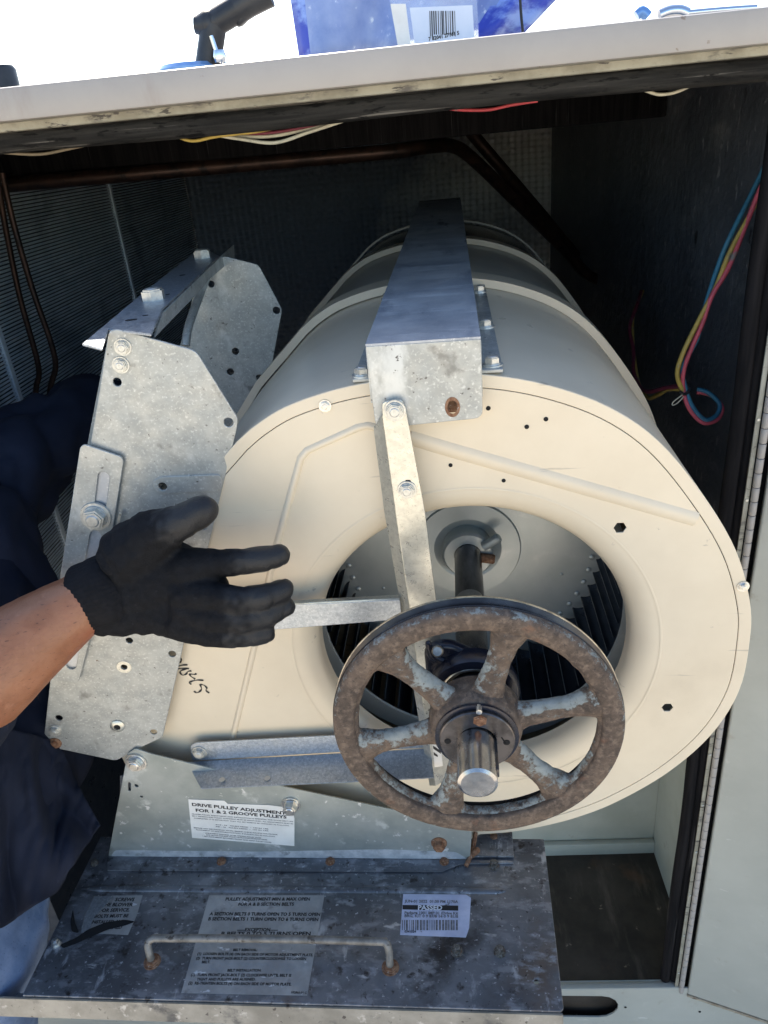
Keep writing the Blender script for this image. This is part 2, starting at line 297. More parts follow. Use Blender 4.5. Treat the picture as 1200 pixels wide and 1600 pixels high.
def hexa(name, mat, parent, base, top, bev=0, **k):
    """a solid between two polygons of equal count"""
    n = len(base); v = [*base, *top]; f = [tuple(range(n))[::-1], tuple(range(n, 2 * n))] + [(i, (i + 1) % n, n + (i + 1) % n, n + i) for i in range(n)]
    me = pym(name, v, f); bm = bmesh.new(); bm.from_mesh(me); bpy.data.meshes.remove(me)
    if bev: bmesh.ops.recalc_face_normals(bm, faces=bm.faces); bmesh.ops.bevel(bm, geom=bm.edges[:], offset=bev, segments=2, affect='EDGES')
    return bm_obj(name, bm, mat, parent, **k)
def lathe_mesh(prof, n=48, closed=True, a0=0, a1=6.283185307):
    full = abs(a1 - a0) > 6.28; v = []; f = []; m = n if full else n + 1; k = len(prof)
    for i in range(m):
        t = a0 + (a1 - a0) * i / n
        for r, z in prof: v.append((r * math.cos(t), r * math.sin(t), z))
    for i in range(n):
        i2 = (i + 1) % m
        for j in range(k if closed else k - 1):
            j2 = (j + 1) % k; f.append((i * k + j, i2 * k + j, i2 * k + j2, i * k + j2))
    return pym('lathe', v, f)
def lathe(name, mat, parent, prof, n=48, closed=True, ang=35, M4=None, **k):
    me = lathe_mesh(prof, n, closed)
    bm = bmesh.new(); bm.from_mesh(me); bpy.data.meshes.remove(me)
    bmesh.ops.remove_doubles(bm, verts=bm.verts, dist=1e-6)
    return bm_obj(name, bm, mat, parent, ang=ang, M4=M4, **k)
def catmull(P, n=6):
    P = [Vector(p) for p in P]; o = []
    for i in range(len(P) - 1):
        a, b, c, d = P[max(i - 1, 0)], P[i], P[i + 1], P[min(i + 2, len(P) - 1)]
        for j in range(n):
            t = j / n; o.append(.5 * ((2 * b) + (c - a) * t + (2 * a - 5 * b + 4 * c - d) * t * t + (3 * b - a - 3 * c + d) * t ** 3))
    o.append(P[-1]); return o
def tube_mesh(P, r, n=10, cap=True):
    P = [Vector(p) for p in P]; v = []; f = []; up = None
    rs = r if isinstance(r, (list, tuple)) else [r] * len(P)
    for i, p in enumerate(P):
        d = (P[min(i + 1, len(P) - 1)] - P[max(i - 1, 0)]).normalized()
        if up is None: up = d.orthogonal().normalized()
        up = (up - d * up.dot(d)).normalized(); q = d.cross(up)
        for j in range(n):
            t = 6.283185 * j / n; v.append(p + (up * math.cos(t) + q * math.sin(t)) * rs[i])
    for i in range(len(P) - 1):
        for j in range(n): f.append((i * n + j, i * n + (j + 1) % n, (i + 1) * n + (j + 1) % n, (i + 1) * n + j))
    if cap: f.append(tuple(range(n))[::-1]); f.append(tuple((len(P) - 1) * n + j for j in range(n)))
    return pym('tube', v, f)
def tube(name, mat, parent, P, r, n=10, sm=6, **k):
    me = tube_mesh(catmull(P, sm) if sm else P, r, n); auto(me, 50); return link(name, me, mat, parent, **k)
def hex_bolt(rw=.010, rh=.0072, hh=.005, tw=.0015, washer=True):
    bm = bmesh.new()
    if washer:
        r = bmesh.ops.create_cone(bm, segments=24, radius1=rw, radius2=rw * .97, depth=tw, cap_ends=True); bmesh.ops.translate(bm, verts=r['verts'], vec=(0, 0, tw / 2))
        r = bmesh.ops.create_cone(bm, segments=20, radius1=rh * 1.12, radius2=rh * 1.05, depth=.0012, cap_ends=True); bmesh.ops.translate(bm, verts=r['verts'], vec=(0, 0, tw + .0006))
    z0 = tw if washer else 0
    r = bmesh.ops.create_cone(bm, segments=6, radius1=rh, radius2=rh, depth=hh, cap_ends=True)
    bmesh.ops.translate(bm, verts=r['verts'], vec=(0, 0, z0 + hh / 2))
    top = [e for v in r['verts'] for e in v.link_edges if all(w_.co.z > z0 + hh * .9 for w_ in e.verts)]
    bmesh.ops.bevel(bm, geom=list(set(top)), offset=rh * .14, segments=2, affect='EDGES')
    r = bmesh.ops.create_cone(bm, segments=14, radius1=rh * .62, radius2=rh * .5, depth=.0007, cap_ends=True); bmesh.ops.translate(bm, verts=r['verts'], vec=(0, 0, z0 + hh + .0003))
    me = bpy.data.meshes.new('bolt'); bm.to_mesh(me); bm.free(); auto(me, 30); return me
BOLT = {}
def bolt(parent, p, mat='boltgalv', size=1.0, M4=None, spin=None, washer=True, label=None, hh=.005, name='bolt'):
    key = (mat, washer, hh)
    if key not in BOLT:
        me = hex_bolt(washer=washer, hh=hh); me.materials.append(mt[mat]); BOLT[key] = me
    o = bpy.data.objects.new(name, BOLT[key]); C.objects.link(o); o.parent = parent
    T = Matrix.Translation(Vector(p)) @ (M4 or Matrix()) @ Matrix.Rotation(random.random() * 1.05 if spin is None else spin, 4, 'Z') @ Matrix.Scale(size, 4)
    o.matrix_local = T
    if label: o['label'] = label
    return o
def text_mesh(s, size=1, align='LEFT', ext=.0):
    cu = bpy.data.curves.new('t', 'FONT'); cu.body = s; cu.size = size; cu.align_x = align; cu.extrude = 0; cu.resolution_u = 2; cu.offset = .035
    return curve_mesh(cu)
def print_text(parent, s, fr_parent, p0, p1, z, h=None, mat='ink', name='print', weight=0, shear=0):
    """flat lettering running from p0 (left end of the baseline) to p1 (right end), local plane xy at height z"""
    me = text_mesh(s); co = np.zeros(len(me.vertices) * 3); me.vertices.foreach_get('co', co); co = co.reshape(-1, 3)
    if not len(co): return
    x0, x1 = co[:, 0].min(), co[:, 0].max(); a, b = Vector(p0), Vector(p1); d = b - a; L_ = d.length; sc = L_ / (x1 - x0)
    sy = min(sc, .0072) if h is None else h / .73
    dx = d / L_; dy = Vector((-dx.y, dx.x)); out = []
    for v in co:
        p = a + dx * ((v[0] - x0) * sc) + dy * (v[1] * sy); out += [p.x, p.y, z]
    me.vertices.foreach_set('co', out); me.update()
    return link(name, me, mat, parent)
# organic bodies: overlapping tapered balls fused by a voxel remesh into one skin
def blob(name, segs, voxel, mat, parent, smooth=6, tipmat=None, disp=None, post=None, label=None):
    """segs: (p0, p1, r0, r1[, squash vector, squash factor[, tag]])"""
    bm = bmesh.new()
    ico = bmesh.new(); bmesh.ops.create_icosphere(ico, subdivisions=2, radius=1); iv = [v.co.copy() for v in ico.verts]; fi = [[v.index for v in f_.verts] for f_ in ico.faces]; ico.free()
    V = []; F_ = []; cents = []
    for sg in segs:
        p0, p1, r0, r1 = Vector(sg[0]), Vector(sg[1]), sg[2], sg[3]
        sq = Vector(sg[4]).normalized() if len(sg) > 4 and sg[4] is not None else None; k = sg[5] if len(sg) > 5 else 1; tag = sg[6] if len(sg) > 6 else 0
        n = max(1, int((p1 - p0).length / (min(r0, r1) * .3)))
        for i in range(n + 1):
            t = i / n; c = p0.lerp(p1, t); r = r0 + (r1 - r0) * t; o = len(V)
            for q in iv:
                x = q * r
                if sq is not None: x = x - sq * (x.dot(sq) * (1 - k))
                V.append(c + x)
            F_ += [tuple(o + a for a in ff) for ff in fi]; cents.append((c, r, tag))
    me = pym(name, V, F_); o = bpy.data.objects.new('tmp', me); C.objects.link(o)
    md = o.modifiers.new('r', 'REMESH'); md.mode = 'VOXEL'; md.voxel_size = voxel; md.use_smooth_shade = True
    ms = o.modifiers.new('s', 'SMOOTH'); ms.factor = .5; ms.iterations = smooth
    dg = bpy.context.evaluated_depsgraph_get(); dg.update(); m2 = bpy.data.meshes.new_from_object(o.evaluated_get(dg)); bpy.data.objects.remove(o)
    n = len(m2.vertices)
    if disp or post:
        co = np.zeros(n * 3); m2.vertices.foreach_get('co', co); co = co.reshape(-1, 3); no = np.zeros(n * 3); m2.vertices.foreach_get('normal', no); no = no.reshape(-1, 3)
        for i in range(n):
            p = Vector(co[i]); dd = disp(p) if disp else 0
            co[i] += no[i] * dd
        m2.vertices.foreach_set('co', co.ravel()); m2.update()
    ob = link(name, m2, mat, parent, smooth=True, label=label)
    if tipmat:
        cc = np.array([tuple(c) for c, r, t in cents]); rr = np.array([r for c, r, t in cents]); tg = np.array([t for c, r, t in cents]) > 0
        vals = []
        for vv in m2.vertices:
            q = np.array(vv.co) + .006 * np.array(noise.noise_vector(vv.co * 45)); d = np.linalg.norm(cc - q, axis=1) - rr * .6
            x = (d[~tg].min() - d[tg].min() + .0030 + .004 * noise.noise(vv.co * 160)) / .006; vals.append(max(0, min(1, x)))
        a = m2.attributes.new('coat', 'FLOAT', 'POINT'); a.data.foreach_set('value', vals)
    return ob

exec_order = []
# ================================================================== SETTING
YF = .90                                   # plane of the cabinet opening
XR, XL, YB, ZF, ZC = .44, -.79, 2.75, .10, 1.662
gr = link('ground', pym('ground', [(-60, -60, -.35), (60, -60, -.35), (60, 60, -.35), (-60, 60, -.35)], [(0, 1, 2, 3)]), 'ground'); gr['kind'] = 'structure'

cab = thing('air_handler_cabinet', 'large pale metal rooftop cabinet with its access door open and dark insulated inside', 'cabinet', (0, YF, ZF))
def cl(p): return (p[0], p[1] - YF, p[2] - ZF)
def cbox(name, mat, a, b, bev=0, par=None, **k): return box(name, mat, par or cab, cl(a), cl(b), bev, **k)
# roof panel with a turned-down front lip
cbox('roof_panel', 'white', (-1.6, .862, 1.670), (1.5, 3.0, 1.676), .001)
cbox('roof_lip', 'white', (-1.6, .852, 1.648), (1.5, .862, 1.6785), .003)
cbox('lip_flange', 'lipunder', (-1.2, .8625, 1.6482), (1.2, .884, 1.652), .001)
cbox('door_header', 'lipunder', (-1.2, .884, 1.640), (1.2, .90, 1.669), .002)
tube('top_gasket', 'gasket', cab, [cl((-1.2 + i * .12, .905 + .002 * math.sin(i * 2.1), 1.631 + .0015 * math.sin(i * 1.3))) for i in range(21)], .0125, 10, 3)
tube('top_gasket_bead', 'gasket', cab, [cl((-1.2 + i * .12, .896, 1.643 + .001 * math.sin(i * 1.7))) for i in range(21)], .0045, 8, 3)
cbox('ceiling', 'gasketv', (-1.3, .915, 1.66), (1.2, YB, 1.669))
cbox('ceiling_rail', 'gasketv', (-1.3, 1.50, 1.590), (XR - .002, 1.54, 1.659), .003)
cbox('right_wall', 'insul', (XR, .93, .70), (XR + .03, YB, 1.66))
cbox('right_wall_lower', 'wallgrey', (XR, .93, ZF), (XR + .03, YB, .70))
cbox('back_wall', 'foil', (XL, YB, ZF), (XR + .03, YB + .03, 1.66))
cbox('lower_partition', 'wallgrey', (-.2, 1.205, ZF), (XR, 1.235, .70), .002)
cbox('partition_foot', 'wallgrey', (-.2, 1.19, ZF), (XR, 1.2045, ZF + .035), .003)
cbox('drain_pan_floor', 'floor', (-1.3, .905, ZF - .02), (XR, YB, ZF))
zrt_ = onp(1000, 1545, Vector((0, .886, 0)), Vector((0, 1, 0))).z
cbox('sill', 'wallgrey', (-1.3, .8975, zrt_ - .004), (.405, .9042, ZF + .004), .002)
cbox('sill_step', 'door', (-1.5, .8862, zrt_ - .002), (.41, .897, zrt_ + .0015), .001)
cbox('outer_side_wall', 'white', (1.0, .95, ZF - .03), (1.03, 3.0, 1.669))
cbox('far_side_wall', 'white', (-1.5, .95, ZF - .03), (-1.47, 3.0, 1.669))
cbox('rear_outer_wall', 'white', (-1.47, 2.97, ZF - .03), (1.0, 3.0, 1.669))
cbox('left_front_panel', 'white', (-1.47, .905, ZF - .03), (-.95, .93, 1.655), .002)
cbox('right_front_panel', 'white', (.4405, .905, ZF + .006), (1.0, .93, 1.655), .002)
# base rail with fork slot
brf = Fr(Vector((0, .886, 0)), X1, Z1, -Y1)
zrt = brf.px(1000, 1545)[1]; rs_ = (brf.px(915, 1555)[1] - brf.px(915, 1588)[1]) / 2; s0 = brf.px(893, 1571); s1 = brf.px(938, 1573)
plate('base_rail', 'door', cab, roundp([(-1.5, -.35), (1.5, -.35), (1.5, zrt), (-1.5, zrt)], .002), [slot((s0[0] - .08, s0[1]), s1, rs_)], .004, .0008,
      M4=Matrix.Translation(cl((0, .8895, 0))) @ Matrix.Rotation(R(90), 4, 'X'))
cbox('base_rail_inside', 'floor', (-1.5, .9045, -.35), (1.4, .912, ZF - .021))
for q in ((977, 1573), (1093, 1580)):
    c = brf.px(*q); lathe('rivet', 'black', cab, [(0, 0), (.0025, 0), (.0025, .0006), (0, .0006)], 10, False, M4=Matrix.Translation(cl((c[0], .8850, c[1]))) @ Matrix.Rotation(R(90), 4, 'X'))
# right jamb: return flange, rubber seal
cbox('right_jamb', 'insul', (.385, .915, ZF), (.4395, .93, 1.655), .002)
cbox('jamb_corner', 'gasketv', (.40, .902, ZF), (.4395, .9145, 1.655), .002)
for i, (x, r) in enumerate(((.3795, .0095), (.3955, .0085))):
    tube('door_seal', 'gasketv', cab, [cl((x + .0008 * math.sin(k * 1.7 + i), .904 + .001 * math.sin(k * 1.1), ZF + .01 + k * .095)) for k in range(17)], r, 10, 3)
# coil wall on the left: fins run in depth, one ridge each
v = []; f = []; z = .70; i = 0
while z < 1.655:
    y0 = .93; dx = .0018 * math.sin(i * 12.9898 % 3.1); x0 = XL + .002 + dx
    o = len(v); v += [cl(p) for p in ((x0 - .004, y0, z), (x0 - .0008, y0, z + .0022), (x0 - .004, y0, z + .0045), (x0 - .004, YB, z), (x0 - .0008, YB, z + .0022), (x0 - .004, YB, z + .0045))]
    f += [(o, o + 1, o + 4, o + 3), (o + 1, o + 2, o + 5, o + 4)]; z += .0068; i += 1
link('coil_fins', pym('coil_fins', v, f), 'fin', cab, kind='stuff')
cbox('coil_core', 'blade', (XL - .05, .93, ZF), (XL - .004, YB, 1.66))
for i in range(2):
    y = 1.35 + i * .7; cbox('coil_tie_rib', 'fin', (XL - .004, y, .7), (XL + .0046, y + .012, 1.655))

# access door swung open to the right, piano hinge on its near edge
HX, HY = .4055, .888
dvec = (Vector((.5456, .8355, 0)) - Vector((.4075, .8893, 0))).normalized()      # direction of the open leaf, seen at its bottom edge
door = thing('access_door', 'pale grey-green metal access door swung wide open at the right edge', 'door', (HX, HY, ZF - .008))
dfr = Matrix(((dvec.x, 0, -dvec.y, 0), (dvec.y, 0, dvec.x, 0), (0, 1, 0, 0), (0, 0, 0, 1)))
# leaf in its own plane: local x along the leaf, y up, z out of the face
nrm = Vector((dvec.y, -dvec.x, 0))
DM = Matrix((dvec, Z1, nrm)).transposed().to_4x4()
plate('leaf', 'door', door, roundp([(.012, 0), (.80, 0), (.80, 1.545), (.012, 1.545)], .004), (), .028, .003, z=-.028, res=2, M4=DM)
plate('bottom_hem', 'rustyhem', door, roundp([(.012, -.006), (.80, -.006), (.80, -.0004), (.012, -.0004)], .001), (), .028, .001, z=-.0265, M4=DM)
hg = bpy.data.objects.new('piano_hinge', None); C.objects.link(hg); hg.parent = door
bm = bmesh.new(); add_box(bm, (-.0115, .0, -.004), (-.0055, .0025, 1.535), .0006); hl = bm_obj('hinge_leaf', bm, 'lipunder', hg)
kn = lathe_mesh([(0, 0), (.0042, 0), (.0046, .0006), (.0046, .0185), (.0042, .0191), (0, .0191)], 12, False); auto(kn, 40); kn.materials.append(mt['white'])
for k in range(76):
    o = bpy.data.objects.new('knuckle', kn); C.objects.link(o); o.parent = hg; o.location = (0.0, -.002, .004 + k * .0201)
for q in range(14):
    bolt(hg, (-.0085, 0, .06 + q * .11), 'boltgalv', .28, M4=Matrix.Rotation(R(90), 4, 'X'), washer=False, name='hinge_rivet')

# ================================================================== BLOWER
AX = (C2W @ Vector((102, 610, -FPX))).normalized()
U = AX.cross(Z1).normalized(); V_ = U.cross(AX)
FB = Fr(at(737, 1003, .84) - AX * .02, U, V_, -AX)
B = thing('blower_assembly', 'cream double centrifugal blower with rusty spoked pulley, set in the cabinet opening', 'blower', fr=FB)
arc = [(370, 690), (400, 664), (445, 636), (508, 613), (573, 598), (650, 588), (750, 585), (850, 600), (950, 635), (1030, 690), (1100, 775), (1150, 860), (1172, 940), (1172, 1000), (1155, 1080), (1110, 1150), (1040, 1210), (960, 1255), (900, 1278), (850, 1291), (800, 1300), (750, 1304)]
out = catmull([FB.px3(*p) for p in arc], 5)
out = [(p.x, p.y) for p in out] + [(-.03, -.312), (-.43, -.312), (-.435, -.25), (-.44, -.17), (-.445, -.12), (-.41, .02), (-.35, .12), (-.295, .19)]
def shrink(pts, d, c=(-.02, 0)):
    k = len(pts); o = []
    for i in range(k):
        a, b = Vector(pts[i - 1]), Vector(pts[(i + 1) % k]); t = (b - a).normalized(); n = Vector((t.y, -t.x)); p = Vector(pts[i])
        if n.dot(p - Vector(c)) < 0: n = -n
        q = p - n * d; o.append((q.x, q.y))
    return o
scr = bpy.data.objects.new('front_housing', None); C.objects.link(scr); scr.parent = B
rin = shrink(out, .0125)
plate('housing_rim', 'cream', scr, out, [rin[::-1]], .002, .0008, z=-.002)
holes = [circ(0, 0, .200, 96)]
for q, r in (((763, 638), .0022), ((853, 655), .0022), ((823, 667), .0022), ((704, 727), .0020), ((787, 751), .0020)):
    c = FB.px(*q); lathe('punched_hole', 'black', scr, [(0, -.002), (r, -.002), (r, .00015), (0, .00015)], 14, False, M4=Matrix.Translation((c[0], c[1], 0)))
for q in ((969, 825), (1043, 1106)):
    c = FB.px(*q); holes.append([(c[0] + .0062 * math.cos(a), c[1] + .0062 * math.sin(a)) for a in [i * math.pi / 3 for i in range(6)]])
plate('side_plate', 'cream', scr, shrink(out, .0131), holes, .002, .0005, z=-.0023)
plate('seam_backing', 'bearing', scr, shrink(out, .009), [shrink(out, .03)[::-1]], .001, .0002, z=-.0046)
# inlet bell
pr = [(.2005, -.0004)]
for i in range(0, 15):
    t = i / 14 * math.pi / 2; pr.append((.1715 + .0285 * (1 - math.sin(t)), -.0004 - .024 * (1 - math.cos(t))))
pr += [(.1705, -.032), (.1715, -.0325), (.1735, -.027)]
lathe('inlet_bell', 'cream', scr, pr, 96, False, ang=60)
lathe('bell_crease', 'cream', scr, [(.1988, -.0001), (.2003, .0004), (.2017, -.0001)], 96, False, ang=60)
# embossed ribs
def rib(pts, wd=.0038, h=.0026):
    P = [Vector(FB.px(*p)) for p in pts]; v = []; f = []
    for i, p in enumerate(P):
        d = ((P[min(i + 1, len(P) - 1)] - p).normalized() + (p - P[max(i - 1, 0)]).normalized()).normalized(); n = Vector((-d.y, d.x))
        for s_, z_ in ((-1, -.0003), (-.45, h), (.45, h), (1, -.0003)): v.append((p.x + n.x * wd * s_, p.y + n.y * wd * s_, z_))
    for i in range(len(P) - 1):
        for j in range(3): a = i * 4 + j; f.append((a, a + 1, a + 5, a + 4))
    f += [(0, 1, 2, 3), tuple(len(v) - 4 + k for k in (3, 2, 1, 0))]
    me = pym('embossed_rib', v, f); auto(me, 80); link('embossed_rib', me, 'cream', scr)
rib([(362, 1160), (400, 1000), (430, 860), (470, 716), (480, 704), (560, 668), (575, 665), (600, 672)])
rib([(640, 684), (700, 702), (1088, 812)], .0075)
# the scroll shells behind
def shell(name, mat, w0, w1, sc=1.0, inner=True, par=None, wall=.0015):
    pts = [(x * sc, y * sc) for x, y in out]; k = len(pts); v = []; f = []
    nw = 4; ins = shrink(pts, wall)
    for pp, flip in ((pts, 0), (ins, 1)):
        o = len(v)
        for i in range(nw + 1):
            z = -(w0 + (w1 - w0) * i / nw)
            for x, y in pp: v.append((x, y, z))
        for i in range(nw):
            for j in range(k):
                a, b = o + i * k + j, o + i * k + (j + 1) % k; f.append((a, b, b + k, a + k))
    o2 = (nw + 1) * k
    for base in (0, nw * k):
        for j in range(k): a, b = base + j, base + (j + 1) % k; f.append((a, b, b + o2, a + o2))
    me = pym(name, v, f); auto(me, 30); return link(name, me, mat, par or B)
shell('scroll_shell', 'cream', .0025, .425)
def endplate(name, mat, w, sc, t=.003, hole=.17, par=None):
    pts = [(x * sc, y * sc) for x, y in out]
    return plate(name, mat, par or B, pts, [circ(0, 0, hole, 64)] if hole else (), t, .0006, z=-w - t)
endplate('rear_side_plate', 'cream', .43, 1.0)
shell('seam_band', 'cream', .405, .455, 1.038, wall=.011)
shell('second_scroll_shell', 'cream2', .466, .86, .985)
endplate('second_front_plate', 'cream2', .452, .985)
shell('second_seam_band', 'cream', .845, .885, 1.02, wall=.010)
endplate('second_rear_plate', 'cream2', .887, .985)
shell('far_shell', 'bearing', .90, 1.22, .97)
shell('far_seam_flange', 'cream2', 1.222, 1.238, .995, wall=.004)
# fan wheel
whl = bpy.data.objects.new('fan_wheel', None); C.objects.link(whl); whl.parent = B; whl.location = (0, 0, -.02)
def T(w): return Matrix.Translation((0, 0, -w))
lathe('centre_disc', 'disc', whl, [(.012, -.012), (.030, -.012), (.034, -.008), (.046, -.001), (.0705, .0003), (.0722, -.003), (.196, -.003), (.196, -.0045), (.01, -.0165)], 96, True, ang=25, M4=T(.205))
lathe('hub', 'disc', whl, [(.0185, .012), (.0315, .012), (.034, .009), (.034, -.014), (.0185, -.014)], 40, True, M4=T(.200))
lathe('rim_ring', 'disc', whl, [(.176, 0), (.199, 0), (.199, -.004), (.176, -.004)], 96, True, M4=T(.052))
bv = []; bf = []
nb = 7
for i in range(nb + 1):
    t = i / nb; r_ = .172 + .025 * t; a_ = .125 * (1 - math.cos(t * 1.5)) * 1.1 + .02 * t
    for zz in (-.056, -.200): bv.append((r_ * math.cos(a_), r_ * math.sin(a_), zz))
o = len(bv)
for i in range(nb + 1):
    t = i / nb; r_ = .172 + .025 * t; a_ = .125 * (1 - math.cos(t * 1.5)) * 1.1 + .02 * t + .008
    for zz in (-.056, -.200): bv.append((r_ * math.cos(a_), r_ * math.sin(a_), zz))
for i in range(nb):
    a = 2 * i; bf += [(a, a + 1, a + 3, a + 2), (o + a, o + a + 2, o + a + 3, o + a + 1)]
bf += [(0, o, o + 1, 1), (2 * nb, 2 * nb + 1, o + 2 * nb + 1, o + 2 * nb)]
bmh = pym('blade', bv, bf); auto(bmh, 40); bmh.materials.append(mt['blade'])
rv = lathe_mesh([(0, 0), (.0022, 0), (.0026, .001), (.001, .0018), (0, .0018)], 10, False); rv.materials.append(mt['disc'])
NB = 52
for k in range(NB):
    o = bpy.data.objects.new('blade', bmh); C.objects.link(o); o.parent = whl; o.rotation_euler = (0, 0, 6.283185 * k / NB)
    o = bpy.data.objects.new('blade', bmh); C.objects.link(o); o.parent = whl; o.matrix_local = Matrix.Translation((0, 0, -.158)) @ Matrix.Rotation(6.283185 * k / NB, 4, 'Z')
    # tab of the blade folded through the disc
    if k % 1 == 0:
        a = 6.283185 * k / NB; o = bpy.data.objects.new('blade_tab', rv); C.objects.link(o); o.parent = whl; o.location = (.168 * math.cos(a), .168 * math.sin(a), -.2078); o.scale = (1.6, 1.6, 1.6)
for a in (2.5, 1.25, .35, -.35, 3.6):
    o = bpy.data.objects.new('rivet', rv); C.objects.link(o); o.parent = whl; o.location = (.135 * math.cos(a), .135 * math.sin(a), -.2079)
# hub set screws
for a, r_, mm in ((.62, .046, 'disc'), (-.10, .030, 'rustbolt')):
    o = lathe('set_screw', mm, whl, [(0, 0), (.0065, 0), (.0065, .024), (.005, .026), (0, .026)], 14, False, M4=Matrix.Translation((math.cos(a) * (r_ - .02), math.sin(a) * (r_ - .02), -.186)) @ Matrix.Rotation(a, 4, 'Z') @ Matrix.Rotation(R(82), 4, 'Y'))
# shaft
prof = [(0, .1845), (.0150, .1845), (.0178, .1825), (.0178, .115), (.0178, -.10), (0, -.10)]
bm = bmesh.new(); me = lathe_mesh(prof, 40, False); bm.from_mesh(me); bmesh.ops.remove_doubles(bm, verts=bm.verts, dist=1e-6)
sh = bm_obj('shaft', bm, 'shaft', B)
lathe('inner_shaft', 'shaftdark', B, [(0, -.10), (.0179, -.10), (.0179, -.25), (.0179, -1.2), (0, -1.2)], 32, False)
box('shaft_key', 'shaftdark', B, (.0125, -.0045, .130), (.0195, .0045, .172), .0004)
# bearing in its dark flange
bz = .050
brg = bpy.data.objects.new('flange_bearing', None); C.objects.link(brg); brg.parent = B
plate('bearing_flange', 'bearing', brg, roundp([FB.px(*q, bz) for q in ((662, 1012), (700, 1002), (762, 1030), (800, 1066), (808, 1104), (786, 1150), (735, 1172), (700, 1176), (676, 1140))], [.010, .014, .02, .02, .02, .02, .02, .01, .01], 6), [circ(0, 0, .033, 32)], .014, .004, z=bz - .010, res=3)
plate('flange_ridge', 'bearing', brg, roundp([FB.px(*q, bz + .004) for q in ((672, 1000), (680, 1022), (700, 1030), (760, 1038), (758, 1046), (692, 1040), (668, 1026), (664, 1002))], .004, 4), (), .007, .0033, z=bz + .001, res=3)
lathe('bearing_housing', 'bearing', brg, [(.036, 0), (.046, 0), (.047, .014), (.044, .020), (.036, .021)], 48, True, M4=Matrix.Translation((0, 0, bz)))
lathe('bearing_ring', 'bearingring', brg, [(.026, .004), (.0355, .004), (.0362, .017), (.033, .019), (.031, .014), (.027, .014)], 48, True, M4=Matrix.Translation((0, 0, bz)))
lathe('inner_race', 'shaftdark', brg, [(.0185, 0), (.025, 0), (.025, .026), (.0185, .027)], 40, True, M4=Matrix.Translation((0, 0, bz)))
lathe('flange_stud', 'bearingring', brg, [(0, 0), (.006, 0), (.006, .024), (.0045, .026), (0, .026)], 12, False, M4=Matrix.Translation(FB.px3(685, 1016, bz - .004)) @ Matrix.Rotation(R(-35), 4, 'X'))
# ---- braces from the beam and the housing to the bearing
def angle_bar(name, mat, pts_in, pts_out, zin, zout, holes=(), th=.0022, parent=B, flip=1):
    """bent bar: flat leg polygon in the face plane at zin plus a leg rising from its fold to zout"""
def flat(name, mat, px_pts, z, t=.0025, holes=(), rr=.003, bev=.0006, par=None, fr=None, label=None):
    fr = fr or FB; pts = [fr.px(*p, z + t) for p in px_pts]
    return plate(name, mat, par if par is not None else B, roundp(pts, rr), holes, t, bev, z=z, label=label)
def leg(name, mat, px_fold, px_edge, z0, z1, t=.002, par=None, fr=None, bev=.0005):
    """sheet leg between two pixel polylines lying at heights z0 (fold) and z1 (free edge)"""
    fr = fr or FB; a = [fr.px3(*p, z0) for p in px_fold]; b = [fr.px3(*p, z1) for p in px_edge]
    base = a + b[::-1]; n = (a[1] - a[0]).cross(b[0] - a[0]).normalized() * t
    return hexa(name, mat, par if par is not None else B, base, [p + n for p in base], bev)
vb = bpy.data.objects.new('vertical_brace', None); C.objects.link(vb); vb.parent = B
flat('brace_leg', 'galvclean', [(597, 628), (628, 624), (634, 640), (664, 800), (690, 1005), (708, 1215), (680, 1228), (655, 1060), (640, 950), (618, 800), (598, 655)], .0265, .0025, par=vb, rr=.004)
leg('brace_flange', 'galvclean', [(597, 648), (618, 800), (640, 950), (655, 1060), (681, 1228)], [(583, 668), (600, 800), (626, 950), (643, 1060), (671, 1228)], .0285, .019, par=vb)
hb = bpy.data.objects.new('horizontal_brace', None); C.objects.link(hb); hb.parent = B
flat('brace_leg', 'galvblue', [(300, 957), (460, 945), (625, 937), (628, 968), (430, 984), (300, 990)], .024, .0022, par=hb)
leg('brace_flange', 'galvclean', [(300, 957), (460, 945), (625, 937)], [(300, 952), (460, 940), (625, 931)], .0262, .014, par=hb, t=.0015)
lb = bpy.data.objects.new('lower_brace', None); C.objects.link(lb); lb.parent = B
flat('brace_leg', 'galvblue', [(297, 1166), (305, 1161), (520, 1150), (668, 1145), (672, 1168), (520, 1176), (300, 1189)], .010, .0022, par=lb, rr=.003)
me_lb = leg('brace_flange', 'galvblue', [(292, 1190), (520, 1177), (672, 1169)], [(314, 1232), (540, 1222), (678, 1215)], .0122, .052, par=lb, t=.0016)
bolt(lb, FB.px3(312, 1175, .0122), 'boltgalv', .95)
for q, r_ in (((347, 1219), .0035), ((418, 1217), .0035)):
    c = FB.px3(*q, .043); lathe('hole', 'cream', lb, [(0, 0), (r_, 0), (r_, .0002), (0, .0002)], 14, False, M4=Matrix.Translation(c + Vector((0, .0009, 0))) @ Matrix.Rotation(R(-90), 4, 'X'))
# small label taped on the bearing brace
flat('shipping_tag', 'sticker', [(675, 1158), (688, 1156), (692, 1197), (679, 1199)], .0292, .0006, par=vb, rr=.0005, bev=.0001)
flat('tag_print', 'ink', [(676.5, 1165), (688.5, 1173), (689, 1178), (677, 1170)], .0299, .0001, par=vb, rr=0, bev=.00002)
flat('tag_print', 'ink', [(677.5, 1175), (684, 1180), (684, 1183), (678, 1180)], .0299, .0001, par=vb, rr=0, bev=.00002)
